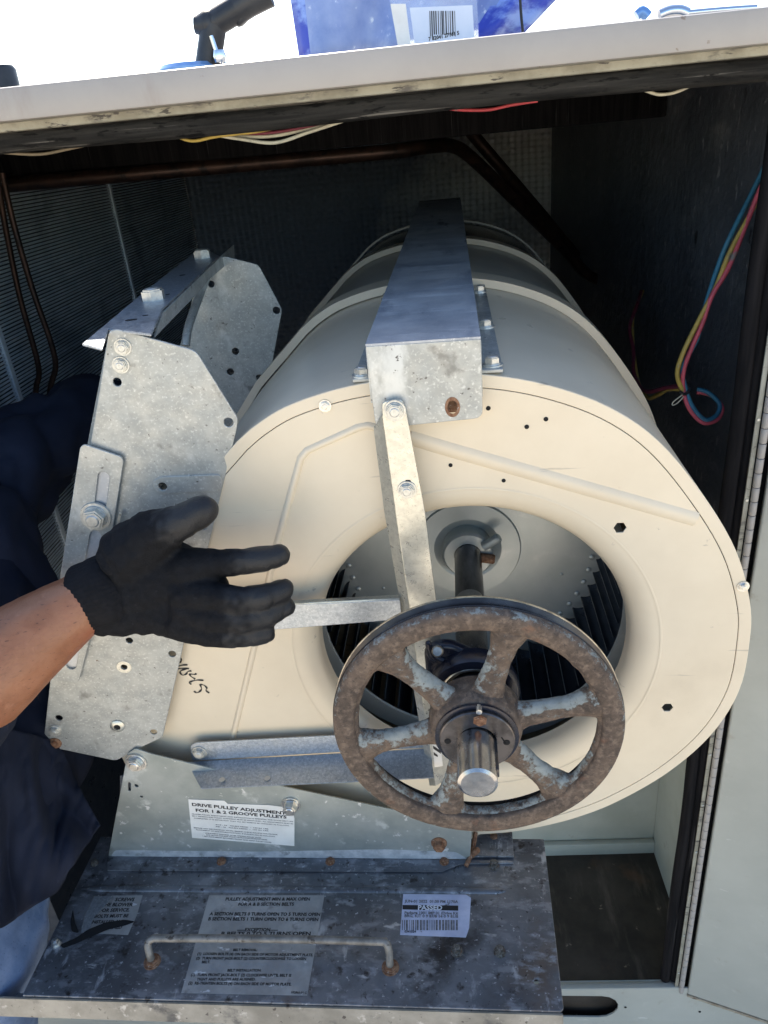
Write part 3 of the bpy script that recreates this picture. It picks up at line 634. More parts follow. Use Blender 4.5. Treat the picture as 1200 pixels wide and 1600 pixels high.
# ---- the beam over the housings
def top_v(u):
    c_ = [(x, y) for x, y in out if y > 0]; c_ = sorted(c_); return max(np.interp(u, [q[0] for q in c_], [q[1] for q in c_]), 0)
bmn = bpy.data.objects.new('support_beam', None); C.objects.link(bmn); bmn.parent = B
zf = .022
p = [FB.px(*q, zf) for q in ((571, 540), (751, 531), (749, 655), (577, 656))]
x0b = p[0][0]; x1b = p[1][0]; yt = (p[0][1] + p[1][1]) / 2; yb = p[2][1]
hs = FB.px(707, 636, zf)
plate('front_flange', 'galv', bmn, roundp([(x0b, yt), (x1b, yt), (x1b, yb + .001), (x0b + .002, yb - .004)], [.001, .001, .008, .008]), [slot((hs[0], hs[1] - .003), (hs[0], hs[1] + .003), .0045)], .0022, .0006, z=zf - .0022)
box('slot_backing', 'rustbolt', bmn, (hs[0] - .009, hs[1] - .010, .006), (hs[0] + .009, hs[1] + .010, .008))
lathe('slot_rust', 'rustbolt', bmn, [(.0045, 0), (.0068, 0), (.0068, .0004), (.0045, .0004)], 20, True, M4=Matrix.Translation((hs[0], hs[1], zf)) @ Matrix.Scale(1.4, 4, (0, 1, 0)))
NL = 1.31
v = []; f = []
nst = 60
for i in range(nst + 1):
    z = zf - .0002 - (NL + zf) * i / nst; dz = min(1, i) * .0006 * math.sin(i * .9) + .0004 * math.sin(i * 2.3)
    for j in range(7):
        x = x0b + (x1b - x0b) * j / 6; v.append((x, yt + dz * (1 if 0 < j < 6 else .2), z))
for i in range(nst):
    for j in range(6): a = i * 7 + j; f.append((a, a + 1, a + 8, a + 7))
top = link('beam_top', pym('beam_top', v, f), 'beam', bmn)
md = top.modifiers.new('s', 'SOLIDIFY'); md.thickness = .002; md.offset = 1
box('beam_side', 'galv', bmn, (x0b - .0005, .300, -NL), (x0b + .0015, yt - .0016, zf - .0025), .0003)
box('beam_side', 'galv', bmn, (x1b - .0015, .300, -NL), (x1b + .0005, yt - .0016, zf - .0025), .0003)
vr, vl = top_v(x1b + .006) + .001, top_v(x0b - .010) + .001
box('mounting_strip', 'galv', bmn, (x1b + .001, vr, -.40), (x1b + .020, vr + .003, -.002), .0004, label='bolted grey foot strip along the beam')
box('mounting_strip', 'galv', bmn, (x0b - .018, vl, -.40), (x0b - .001, vl + .003, -.002), .0004)
RX = Matrix.Rotation(R(-90), 4, 'X')
for z in (.016, .16, .35): bolt(bmn, (x1b + .011, vr + .003, -z), 'boltgalv', 1.0, M4=RX, hh=.007)
for z in (.012, .35): bolt(bmn, (x0b - .010, vl + .003, -z), 'boltgalv', 1.0, M4=RX, hh=.007)
bolt(vb, FB.px3(617, 641, .029), 'boltgalv', 1.02); bolt(vb, FB.px3(636, 765, .029), 'boltgalv', .92)
flat('slotted_hole', 'black', [(630, 757), (634, 750), (641, 750), (645, 758), (641, 762), (633, 762)], .0291, .0001, par=vb, rr=.001, bev=.00002)
for q in ((508, 634), (1161, 916)):
    bolt(scr, FB.px3(*q, .0002), 'steel', .62, name='screw')
# ---- pulley
PZ = .114; PR = .1385
pul = bpy.data.objects.new('spoked_pulley', None); C.objects.link(pul); pul.parent = B; pul.location = (.001, 0.001, PZ)
sp_ang = [R(a) for a in (13, 73, 133, 193, 253, 313)]
def paint_attr(me, fn):
    a = me.attributes.new('paint', 'FLOAT', 'POINT'); a.data.foreach_set('value', [fn(v.co, v.normal) for v in me.vertices])
def spk(co, no):
    r = math.hypot(co.x, co.y)
    if .046 < r < .118:
        a = math.atan2(co.y, co.x); d = min(abs((a - s + math.pi) % 6.283185 - math.pi) for s in sp_ang) * r
        sidev = no.y * .6 + no.x * .5
        base = .34 * max(0, 1 - abs(r - .078) / .045) + (.35 if no.y > .25 else (-.05 if no.y < -.2 else .05)) - (.12 if .0 < co.y and co.x > .02 and no.y < .2 else 0)
        return max(0, min(1, base + .15))
    return .15
sg = []
zc = -.005
for a_ in sp_ang:
    P = lambda r_: Vector((r_ * math.cos(a_), r_ * math.sin(a_), zc))
    for r0_, r1_, w0_, w1_ in ((.030, .050, .0195, .0142), (.050, .078, .0142, .0122), (.078, .100, .0122, .0138), (.100, .114, .0138, .0185)):
        sg.append((P(r0_), P(r1_), w0_, w1_, (0, 0, 1), .66))
for i in range(60):
    a0_, a1_ = i * 6.283185 / 60, (i + 1) * 6.283185 / 60
    sg.append((Vector((.1215 * math.cos(a0_), .1215 * math.sin(a0_), -.003)), Vector((.1215 * math.cos(a1_), .1215 * math.sin(a1_), -.003)), .0080, .0080, (0, 0, 1), .9))
    sg.append((Vector((.030 * math.cos(a0_), .030 * math.sin(a0_), -.003)), Vector((.030 * math.cos(a1_), .030 * math.sin(a1_), -.003)), .013, .013))
cast = blob('spoke_casting', sg, .0022, 'rust', pul, 4, disp=lambda p: .0007 * noise.noise(p * 90) + .0004 * noise.noise(p * 260))
paint_attr(cast.data, spk)
# rim: rusty front, belt groove behind
n_ = 128
pr = [(.1170, .0005), (.1178, .0058), (.1200, .0076), (.1325, .0082), (.1372, .0070), (.1385, .0040), (.1385, -.0010), (.1180, -.0010)]
me = lathe_mesh(pr, n_, True); paint_attr(me, lambda c, n: .46 if math.hypot(c.x, c.y) > .1345 else (.12 if c.y > .08 else .06)); auto(me, 60); link('rim', me, 'rust', pul)
pr = [(.1215, -.0012), (.1386, -.0012), (.1384, -.0024), (.1345, -.0048), (.1295, -.0076), (.1295, -.0094), (.1345, -.0120), (.1386, -.0145), (.1390, -.0160), (.1385, -.0172), (.1215, -.0172)]
me = lathe_mesh(pr, n_, True); auto(me, 35); link('belt_groove', me, 'groove', pul)
lathe('polished_edge', 'groove', pul, [(.1360, -.0011), (.1389, -.0011), (.1395, -.0020), (.1389, -.0032), (.1360, -.0032)], 128, True)
lathe('polished_edge', 'bearingring', pul, [(.1380, -.0147), (.1394, -.0151), (.1394, -.0168), (.1380, -.0172)], 128, True)
me = lathe_mesh([(.0185, .012), (.036, .012), (.042, .009), (.044, .002), (.046, -.012), (.044, -.022), (.0185, -.022)], 64, True); paint_attr(me, lambda c, n: .25); auto(me, 50); link('hub', me, 'rust', pul)
me = lathe_mesh([(.0182, .020), (.0345, .020), (.0355, .019), (.0355, .0125), (.0182, .0125)], 56, True); paint_attr(me, lambda c, n: 0); auto(me, 40); link('bushing_flange', me, 'shaftdark', pul)
lathe('bushing_barrel', 'bearing', pul, [(.0182, .012), (.0395, .012), (.0395, .0145), (.036, .0150), (.0182, .0150)], 56, True)
for a, rr_, mm in ((R(12), .0275, 'black'), (R(192), .0275, 'black')):
    lathe('bushing_hole', mm, pul, [(0, 0), (.0032, 0), (.0032, .0003), (0, .0003)], 14, False, M4=Matrix.Translation((rr_ * math.cos(a - .25), rr_ * math.sin(a - .25), .0201)))
bolt(pul, (.0035, .0262, .0165), 'rustbolt', .95, washer=False, hh=.0055)
lathe('set_screw', 'steel', pul, [(0, 0), (.0028, 0), (.0028, .008), (0, .0085)], 12, False, M4=Matrix.Translation((.003, .037, .013)))
box('bushing_split', 'black', pul, (.018, .010, .0201), (.0265, .0112, .0204), M4=Matrix.Rotation(R(-62), 4, 'Z') @ Matrix.Translation((-.012, .012, 0)))
# ---- marker writing on the housing
def ink(pts, r=.0009):
    P = [FB.px3(*p, .0002) for p in pts]; P = catmull(P, 5)
    v = []; f = []
    for i, p in enumerate(P):
        d = (P[min(i + 1, len(P) - 1)] - P[max(i - 1, 0)]).normalized(); n = Vector((-d.y, d.x, 0)); k = r * (.8 + .35 * math.sin(i * .7)); v += [p + n * k, p - n * k]
    for i in range(len(P) - 1): f.append((2 * i, 2 * i + 1, 2 * i + 3, 2 * i + 2))
    link('marker_stroke', pym('ink', v, f), 'ink', scr)
z0 = lambda L: [(240 + x / 10, 1000 + y / 10) for x, y in L]
for st in ([(415, 285), (435, 310), (425, 335), (395, 362)], [(530, 388), (450, 395), (375, 412)], [(555, 447), (470, 445), (375, 450)],
           [(515, 450), (440, 475), (415, 510), (455, 550), (510, 530), (535, 495), (590, 482)], [(668, 522), (640, 540), (565, 535), (590, 575), (650, 612)],
           [(780, 632), (690, 628), (600, 645), (555, 668), (590, 695)], [(870, 830), (820, 790), (830, 750), (790, 710), (730, 700), (750, 760), (720, 805), (670, 825), (630, 800)]):
    ink(z0(st), .0011)

# ================================================================== PEDESTAL PANEL + TRAY (the skid that carries the blower)
ZT = .785
UH = Vector((U.x, U.y, 0)).normalized(); WH = Vector((-UH.y, UH.x, 0))
TF = Fr(Vector((-.2, .57, ZT)), UH, WH, Z1)
base = thing('blower_skid', 'grimy galvanised skid shelf with stickers and a bar handle, under the blower', 'skid', fr=TF)
def bl(p): return (p[0] + .2, p[1] - .57, p[2] - ZT)
TF = TF           # horizontal shelf plane, y into the cabinet
def tp(px, py, z=0): return TF.px(px, py, z)
def tpoly(pts, z=0): return [tp(*q, z) for q in pts]
yback = .115
ctl = tp(40, 1558); ctr = tp(881, 1578); crb = tp(848, 1297)
yf = (ctl[1] + ctr[1]) / 2
xr = (ctr[0] + crb[0]) / 2
h1 = [slot(tp(773, 1352), tp(776, 1353), .002), circ(*tp(838, 1533), .0028, 12), circ(*tp(545, 1338), .002, 10)]
plate('shelf', 'tray', base, roundp([(-.29, yf), (ctr[0], yf), (crb[0], yback), (-.29, yback)], [.002, .006, .002, .002]), [h1[1]], .003, .001, z=-.003)
hexa('front_lip', 'traylip', base, [(-.45, yf + .001, -.003), (ctr[0] - .001, yf + .001, -.003), (ctr[0] - .001, yf - .004, -.0285), (-.45, yf - .004, -.0285)], [(-.45, yf - .0025, -.0015), (ctr[0] - .001, yf - .0025, -.0015), (ctr[0] - .001, yf - .0075, -.0285), (-.45, yf - .0075, -.0285)], .0008)
hexa('lip_return', 'galvblue', base, [(-.45, yf - .004, -.029), (ctr[0] - .001, yf - .004, -.029), (ctr[0] - .001, yf + .02, -.030), (-.45, yf + .02, -.030)], [(-.45, yf - .004, -.031), (ctr[0] - .001, yf - .004, -.031), (ctr[0] - .001, yf + .02, -.032), (-.45, yf + .02, -.032)], .0004)
# stiffening bead pressed in the shelf
def bead(name, mat, pts, r, par, zz=0, n=8):
    P = [Vector((*tp(*q), zz)) for q in pts]; P = catmull(P, 4); rr = [r * min(1, .35 + 3 * min(i, len(P) - 1 - i) / len(P) * 4) for i in range(len(P))]
    me = tube_mesh(P, rr, n * 2)
    for v_ in me.vertices: v_.co.z = (v_.co.z - zz) * .55 + zz - .0005
    auto(me, 60); link(name, me, mat, par)
bead('pressed_bead', 'tray', [(128, 1388), (300, 1389), (500, 1390), (700, 1391), (790, 1392)], .0048, base)
# the bottom flange of the pedestal lying on the shelf
plate('pedestal_flange', 'tray', base, roundp(tpoly([(168, 1337), (800, 1347), (803, 1351), (720, 1352), (690, 1364), (168, 1362)]), .001), (), .0022, .0005, z=.0008)
plate('corner_plate', 'tray', base, roundp(tpoly([(735, 1298), (800, 1298), (803, 1343), (738, 1343)]), .001), (), .0022, .0005, z=.0034)
# the upright pedestal panel
yp = TF.px(170, 1336)[1]; PYW = .57 + (yp + TF.px(800, 1346)[1]) / 2
PF = Fr(TF.o + WH * (PYW - .57), UH, Z1, -WH)
pb = TF.o
def pf(px, py, z=0): return PF.px(px, py, z)
PM = Matrix.Translation((0, PYW - .57, 0)) @ Matrix.Rotation(R(90), 4, 'X')
pp = [pf(*q) for q in ((200, 1176), (212, 1168), (236, 1176), (446, 1228), (592, 1259), (730, 1287), (737, 1300), (734, 1336), (170, 1336))]
pp[-1] = (pp[-1][0], .003); pp[-2] = (pp[-2][0], .003)
ph = [circ(*pf(214, 1226), .0026, 8), slot(pf(203, 1222), pf(203, 1233), .0016), circ(*pf(222, 1243), .0018, 8)]
ped = bpy.data.objects.new('pedestal_panel', None); C.objects.link(ped); ped.parent = base
plate('panel_sheet', 'panel', ped, roundp(pp, .002), ph, .002, .0005, M4=PM)
box('panel_backing', 'black', ped, (pp[0][0] - .02, 0, -.002), (pp[0][0] + .05, .0, -.001)) if False else None
plate('white_oxide_band', 'panelw', ped, roundp([(pf(172, 1330)[0], .0035), (pf(730, 1330)[0], .0035), (pf(712, 1322)[0], .016), (pf(600, 1312)[0], .020), (pf(400, 1305)[0], .014), (pf(176, 1312)[0], .015)], .004), (), .0003, .0001, z=.0020, M4=PM)
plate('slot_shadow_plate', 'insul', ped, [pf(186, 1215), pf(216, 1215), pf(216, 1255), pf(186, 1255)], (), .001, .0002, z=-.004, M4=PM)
def pbolt(px, py, mat='boltgalv', size=1.0, z=.002, par=None, **k):
    c = pf(px, py, z); o = bolt(par or ped, (0, 0, 0), mat, size, M4=None, **k); o.matrix_local = PM @ Matrix.Translation((c[0], c[1], z)) @ Matrix.Rotation(random.random(), 4, 'Z') @ Matrix.Scale(size, 4); return o
pbolt(213, 1190, 'steel', 1.35); pbolt(455, 1256, 'steel', 1.2, hh=.009); pbolt(686, 1317, 'rustbolt', 1.0, hh=.008)
for q in ((346, 1346), (516, 1346), (694, 1346)):
    c = tp(*q, .003); bolt(base, (c[0], c[1], .003), 'rustbolt', .62)
for q, m_, s_ in (((148, 1349), 'dirtybolt', .55), ((772, 1353), 'dirtybolt', .7), ((88, 1475), 'steel', .62), ((714, 1487), 'dirtybolt', .7), ((781, 1488), 'dirtybolt', .7), ((772, 1312), 'rustbolt', .7)):
    c = tp(*q, .0); bolt(base, (c[0], c[1], 0.0), m_, s_, hh=.010)
lathe('hex_standoff', 'rustbolt', base, [(0, 0), (.0035, 0), (.004, .012), (.003, .014), (0, .014)], 10, False, M4=Matrix.Translation((*tp(737, 1340, 0), .004)) @ Matrix.Rotation(R(38), 4, 'Y'))
tube('bent_tab', 'rustbolt', base, [Vector((*tp(728, 1356), .003)), Vector((*tp(738, 1338), .008)), Vector((*tp(744, 1316), .018))], .0028, 6, 3)
# handle
hz = .026
hL, hR_ = tp(238, 1503), tp(610, 1512)
P = [Vector((hL[0], hL[1], .002)), Vector((hL[0], hL[1], .012)), Vector((*tp(231, 1476, .022), .022)), Vector((*tp(238, 1467, hz), hz)), Vector((*tp(262, 1466, hz), hz)), Vector((*tp(420, 1467, hz), hz)), Vector((*tp(585, 1471, hz), hz)), Vector((*tp(603, 1474, hz), hz)), Vector((*tp(608, 1488, .018), .018)), Vector((hR_[0], hR_[1], .010)), Vector((hR_[0], hR_[1], .002))]
hd = tube('handle', 'handle', base, P, .0042, 14, 5)
for c in (hL, hR_): bolt(hd, (c[0], c[1], 0), 'rustbolt', .98, name='nut')
# ---- stickers
st1 = bpy.data.objects.new('white_instruction_sticker', None); C.objects.link(st1); st1.parent = ped; st1.matrix_local = PM
q = [(294, 1249), (350, 1251), (356, 1256), (420, 1258), (450, 1262), (452, 1268), (458, 1262), (460, 1280), (460, 1322), (300, 1309)]
plate('paper', 'sticker', st1, [pf(*a, .0028) for a in q], (), .0004, .0001, z=.0024)
def ptxt(s, a, b, par=st1, z=.003, mat='ink', h=None): print_text(par, s, None, pf(*a, z), pf(*b, z), z, h, mat)
ptxt('DRIVE PULLEY ADJUSTMENT', (300, 1259), (447, 1273), mat='ink'); ptxt('FOR 1 & 2 GROOVE PULLEYS', (306, 1268), (448, 1279), mat='ink')
small = ['PROPER PULLEY ADJUSTMENT AND INSTALLATION IS ESSENTIAL FOR GOOD BELT LIFE', 'BELT TENSION AND PULLEY ALIGNMENT MUST BE MAINTAINED. ALL ADJUSTMENTS MUST BE', 'COMPLETED. IT IS IMPORTANT THAT ALL SET SCREWS BE TORQUED AS FOLLOWS:',
         '5/16 - 24   ALLEN HEAD  -  130 IN. LBS.', '3/8 - 16   ALLEN HEAD  -  130 IN. LBS.', 'BEFORE ANY MECHANICAL WORK BEGINS CHECK PULLEYS FOR PROPER', 'ALIGNMENT OF ADJUSTABLE PORTION. IF PULLEYS ARE AS FOLLOWS:', '* ADJUSTMENT REQUIRED AFTER OPENING PULLEY FACES', 'AND MOTOR FOR SLIDE ADJUST INSTRUCTION ON FRONT PANEL', '* SET ALIGNMENT BETWEEN FRONT AND REAR PULLEY FACES']
ys = [(300, 1272.5, 458, 1284.5), (300, 1275.5, 458, 1288), (303, 1279, 452, 1291), (337, 1289, 420, 1296), (337, 1292, 420, 1299), (303, 1294, 434, 1305), (306, 1297, 430, 1308), (318, 1302, 408, 1310), (322, 1305, 418, 1313), (316, 1307, 424, 1317)]
for s_, (a, b, c, d) in zip(small, ys): ptxt(s_, (a, b), (c, d), mat='inkgrey', h=.0016)
def sticker(name, mat, corners, z=.0003, lab=None):
    o = bpy.data.objects.new(name, None); C.objects.link(o); o.parent = base
    if lab: o['label'] = lab
    plate('paper', mat, o, [tp(*a, z) for a in corners], (), .0003, .00008, z=z); return o
def ttxt(par, s, a, b, h=None, mat='inkgrey', z=.0009): print_text(par, s, None, tp(*a, z), tp(*b, z), z, h, mat)
s2 = sticker('service_sticker', 'stickerdirty', [(147, 1400), (223, 1399), (214, 1430), (200, 1461), (160, 1459), (126, 1458), (132, 1430)])
for s_, a, b in (('SCREWS', (179, 1408), (209, 1408)), ('THE BLOWER', (158, 1416), (207, 1416)), ('FOR SERVICE.', (155, 1425), (202, 1424)), ('BOLTS MUST BE', (147, 1434), (200, 1433)), ('INSTALLED AND', (142, 1443), (195, 1442)), ('TIGHTENED', (150, 1452), (190, 1451))): ttxt(s2, s_, a, b, mat='ink')
plate('scraped_corner', 'galvblue', s2, roundp([tp(*a_, .0009) for a_ in ((148, 1401), (176, 1400), (168, 1410), (158, 1422), (146, 1434), (141, 1448), (134, 1457), (127, 1457), (133, 1430))], .002), (), .0002, .00004, z=.0009)
for P_ in ([(94, 1476), (118, 1466), (138, 1452), (166, 1441), (196, 1437), (212, 1440), (196, 1446), (170, 1452), (146, 1462), (120, 1474), (98, 1482)], [(110, 1440), (114, 1420), (117, 1441), (124, 1458), (112, 1456)]):
    plate('tar_smear', 'black', base, roundp([tp(*a_, .0012) for a_ in P_], .004), (), .0002, .00004, z=.0012)
s3 = sticker('pulley_adjustment_sticker', 'stickerdirty', [(327, 1399), (507, 1399), (480, 1556), (283, 1552)])
for s_, a, b in (('PULLEY ADJUSTMENT MIN & MAX OPEN', (352, 1407), (484, 1407)), ('FOR A & B SECTION BELTS', (372, 1415), (459, 1415)), ('A SECTION BELTS 0 TURNS OPEN TO 5 TURNS OPEN', (327, 1430), (500, 1431)), ('B SECTION BELTS 1 TURN OPEN TO 6 TURNS OPEN', (325, 1438), (497, 1439)), ('-----EXCEPTION-----', (370, 1455), (434, 1455)), ('B BELTS 0 TO 5 TURNS OPEN', (345, 1461.5), (485, 1461.5)),
                ('BELT REMOVAL:', (364, 1486), (402, 1486)), ('(1)  LOOSEN BOLTS (4) ON EACH SIDE OF MOTOR ADJUSTMENT PLATE.', (308, 1492), (489, 1494)), ('(2)  TURN FRONT JACK-BOLT (2) COUNTERCLOCKWISE TO LOOSEN', (306, 1499), (478, 1500)), ('BELT.', (315, 1505), (328, 1505)),
                ('BELT INSTALLATION:', (355, 1518), (408, 1518)), ('(1)  TURN FRONT JACK-BOLT (2) CLOCKWISE UNTIL BELT IS', (298, 1525), (455, 1526)), ('TIGHT AND PULLEYS ARE ALIGNED.', (307, 1532), (399, 1532)), ('(2)  RE-TIGHTEN BOLTS (4) ON EACH SIDE OF MOTOR PLATE.', (294, 1538), (455, 1540)), ('102866-01 C', (455, 1552), (479, 1553))): ttxt(s3, s_, a, b, mat='ink', h=.0046 if s_.startswith('B BELTS') else None)
s4 = sticker('passed_sticker', 'stickermid', [(630, 1397), (728, 1398), (736, 1403), (733, 1450), (728, 1465), (625, 1461)])
plate('black_bar', 'ink', s4, [tp(*a, .0007) for a in ((629, 1414), (716, 1415), (716, 1423), (629, 1421))], (), .0001, .00002, z=.0007)
ttxt(s4, 'PASSED', (653, 1421.5), (691, 1421.8), mat='inkwhite', z=.001, h=.0062)
ttxt(s4, 'JUN-01 2022  01:30 PM 1170A', (632, 1410), (716, 1411)); ttxt(s4, 'Package 1001 IMP 01 (Drive Kit', (632, 1428), (716, 1429)); ttxt(s4, 'BRG, KIT 0 9 87/8 14 0 9 81/8', (632, 1433), (716, 1434)); ttxt(s4, '0341524', (632, 1457), (650, 1457), mat='ink')
x = 628
rb = random.Random(3)
while x < 714:
    wbar = rb.choice((1.0, 1.4, 2.2, 3.0)); plate('barcode_bar', 'inkgrey', s4, [tp(*a, .0007) for a in ((x, 1437.5), (x + wbar, 1437.5), (x + wbar, 1453.5), (x, 1453.5))], (), .0001, .00002, z=.0007); x += wbar + rb.choice((.9, 1.4, 2.0))

# ================================================================== MOTOR MOUNT (held in the hand)
bN = (C2W @ Vector((-50, 585, -FPX))).normalized()
bU = bN.cross(Z1).normalized(); bV = bU.cross(bN)
G = Fr(at(220, 850, .775), bU, bV, -bN)
mo = thing('motor_mount', 'grey galvanised motor mount bracket held up by the gloved hand, left of the blower', 'bracket', fr=G)
def gp(px, py, z=0): return G.px(px, py, z)
oc = [(170, 517), (182, 514), (306, 548), (372, 654), (369, 674), (348, 760), (325, 854), (288, 1002), (254, 1152), (216, 1170), (181, 1189), (72, 1166), (68, 1158), (78, 1066), (98, 895), (140, 700), (154, 620)]
rr = [.006, .006, .006, .004, .003, .002, .002, .002, .004, .005, .005, .006, .005, .004, .004, .004, .004]
op = [gp(*q) for q in oc]
gh = [circ(*gp(183, 597), .0040, 16), circ(*gp(357, 660), .0045, 16), circ(*gp(254, 760), .0042, 16), circ(*gp(202, 1001), .0038, 16), circ(*gp(194, 1042), .0036, 16), circ(*gp(269, 1022), .0042, 16), circ(*gp(92, 1122), .0042, 14), circ(*gp(240, 1144), .0040, 14), circ(*gp(317, 822), .0042, 14)]
plate('front_side_plate', 'galv', mo, roundp(op, rr), gh, .0028, .0007, z=-.0028)
# hem of the plate turned back along the left edge
leg('side_flange', 'galv', [(170, 520), (154, 620), (141, 700), (98, 895), (70, 1160)], [(172, 522), (158, 612), (146, 690), (106, 880), (84, 1145)], -.003, -.030, par=mo, fr=G)
# raised oval pressing round the hole and the lower slot
def gflat(name, mat, pts, z, t, rr=.003, holes=(), bev=.0006, res=1):
    return plate(name, mat, mo, roundp([gp(*p_, z + t) for p_ in pts], rr), holes, t, bev, z=z, res=res)
gflat('pressed_oval', 'galv', [(238, 752), (250, 745), (345, 741), (349, 760), (340, 768), (250, 772), (240, 765)], .0, .0016, .006, [circ(*gp(254, 760, .001), .0043, 16)], .0015, 3)
# slider plate
sl = [(125, 699), (131, 694), (190, 714), (193, 722), (182, 790), (172, 850), (150, 960), (130, 1040), (122, 1068), (80, 1062), (95, 893)]
slh = [slot(gp(163, 744, .004), gp(156, 800, .004), .0055)]
slh.append(slot(gp(150, 835, .004), gp(112, 1038, .004), .0055))
gflat('slider_plate', 'galvblue' if False else 'galv', sl, .0035, .0025, .005, slh)
gflat('slider_spacer', 'beam', [(128, 705), (186, 722), (176, 790), (166, 850), (122, 1060), (88, 1055), (102, 893)], .0004, .0028, .003)
gflat('pressed_groove', 'galvclean', [(186, 800), (190, 802), (176, 868), (172, 866)], .0061, .0006, .0008)
bolt(mo, G.px3(150, 806, .006), 'boltgalv', 1.55, hh=.0065, label='large hex bolt with round washer in the slot')
bolt(mo, G.px3(192, 542, .0), 'boltgalv', .82); bolt(mo, G.px3(189, 570, .0), 'boltgalv', .82)
bolt(mo, G.px3(86, 1141, .0), 'boltgalv', .8); bolt(mo, G.px3(86, 1161, .0), 'rustbolt', .8, label='rusty hex bolt')
lathe('grommet', 'galvclean', mo, [(.004, 0), (.0085, 0), (.0085, .0012), (.0055, .003), (.004, .003)], 24, True, M4=Matrix.Translation(G.px3(184, 1134, 0)))
lathe('grommet_core', 'black', mo, [(0, 0), (.0042, 0), (.0042, .001), (0, .001)], 16, False, M4=Matrix.Translation(G.px3(184, 1134, 0.0004)))
lathe('washer_mark', 'galvclean', mo, [(.0038, 0), (.0085, 0), (.0082, .0005), (.0038, .0005)], 24, True, M4=Matrix.Translation(G.px3(194, 1042, 0)))
# far side plate
DW = -.46
fc = [(330, 415), (350, 400), (404, 414), (441, 484), (438, 500), (424, 575), (400, 650), (370, 720), (300, 720), (276, 560), (308, 440)]
fp = [gp(*q, DW) for q in fc]
fh = [circ(*gp(330, 444, DW), .0050, 14), circ(*gp(432, 485, DW), .0055, 14), circ(*gp(368, 549, DW), .0055, 14), circ(*gp(360, 581, DW), .0055, 14), circ(*gp(405, 590, DW), .0050, 14)]
plate('rear_side_plate', 'galv', mo, roundp(fp, .006), fh, .0028, .0007, z=DW - .0028)
tube('tie_rod', 'galv', mo, [G.px3(322, 435, DW + .02), G.px3(296, 505, DW + .10), G.px3(290, 540, DW + .12)], .006, 12, 3)
# top angle: web on top, flange down on the right, tip at the left
def g3(px, py, z): return G.px3(px, py, z)
def gy(px, py, y):
    """point of the ray with local height y"""
    p = onp(px, py, G.o + G.Y * y, G.Y); return G.loc(p)
yw = gp(172, 522, 0)[1]
n_ = .0022
web = [gy(a_, b_, yw) for a_, b_ in ((129, 541), (160, 549), (170, 517), (237, 526), (246, 505), (254, 486), (343, 402), (322, 391), (303, 397), (222, 462))]
hexa('top_rail_web', 'galvblue', mo, web, [Vector((p_.x, p_.y + n_, p_.z)) for p_ in web], .0006)
xc = gy(250, 492, yw).x
def gx(px, py):
    p = onp(px, py, G.o + G.X * xc, G.X); return G.loc(p)
fl = [gx(*q) for q in ((243, 512), (252, 489), (343, 401), (364, 383), (365, 403), (325, 437), (312, 453), (239, 528))]
hexa('top_rail_flange', 'galv', mo, fl, [p_ + Vector((.0018, 0, 0)) for p_ in fl], .0003)
for q, s_ in (((241, 468), 1.75), ((317, 403), 1.75)):
    c = gy(*q, yw + n_); bolt(mo, c, 'boltgalv', s_, M4=Matrix.Rotation(R(-90), 4, 'X'), washer=False, hh=.0065)
for q, rx_ in (((205, 500), .006), ((227, 493), .003), ((262, 460), .0025), ((285, 430), .004)):
    c = gy(*q, yw + n_); lathe('slot_hole', 'black', mo, [(0, 0), (rx_, 0), (rx_, .0003), (0, .0003)], 14, False, M4=Matrix.Translation(c) @ Matrix.Rotation(R(-90), 4, 'X') @ Matrix.Scale(.7, 4, (0, 1, 0)))
leg('bottom_channel', 'galv', [(60, 1128), (64, 1168)], [(76, 1128), (76, 1164)], -.012, -.012, par=mo, fr=G) if False else None
gflat('lower_catch', 'galv', [(50, 1128), (72, 1128), (74, 1158), (66, 1160), (64, 1136), (50, 1136)], -.030, .003, .002)

# ================================================================== PERSON
per = thing('person', 'person in navy work shirt, faded jeans and black glove, reaching in from the left', 'person', (-.75, .45, -.35))
def pl(p): return p - Vector((-.75, .45, -.35))
def hp(px, py, d): return pl(at(px, py, d))
vN = (C2W @ Vector((0, 0, -1))).normalized()
# forearm
wr = hp(140, 935, .715)
el = hp(-190, 1150, .66)
def armdisp(p): return .0006 * noise.noise(p * 60) + .0012 * noise.noise(p * 18)
blob('forearm', [(hp(185, 925, .715), wr, .024, .0295, vN, .85), (wr, hp(60, 990, .70), .0305, .0400), (hp(60, 990, .70), hp(-40, 1068, .685), .0400, .0520), (hp(-40, 1068, .685), el, .0520, .050)], .0035, 'skin', per, 10, disp=armdisp)
fa = bpy.data.objects['forearm']; rg = random.Random(8); v = []; f = []
vs = fa.data.vertices; axf = (el - wr).normalized(); camd = (C2W @ Vector((0, 0, 1)))
for _ in range(1500):
    q = vs[rg.randrange(len(vs))]; n_ = q.normal
    if n_.dot(camd) < .05 or (q.co - wr).dot(axf) < .03: continue
    d_ = (axf * -.6 + n_ * .25 + Vector((rg.uniform(-1, 1), rg.uniform(-1, 1), rg.uniform(-1.3, .5))) * .55); d_ = (d_ - n_ * d_.dot(n_) * .75).normalized(); L_ = rg.uniform(.004, .010); sd_ = d_.cross(n_).normalized() * .00006
    p0_ = q.co; p1_ = p0_ + d_ * L_ * .5 + n_ * .0008; p2_ = p0_ + d_ * L_ + n_ * .0005; o = len(v)
    v += [p0_ + sd_, p0_ - sd_, p1_ + sd_, p1_ - sd_, p2_]; f += [(o, o + 1, o + 3, o + 2), (o + 2, o + 3, o + 4)]
link('arm_hair', pym('arm_hair', v, f), 'armhair', per, kind='stuff')
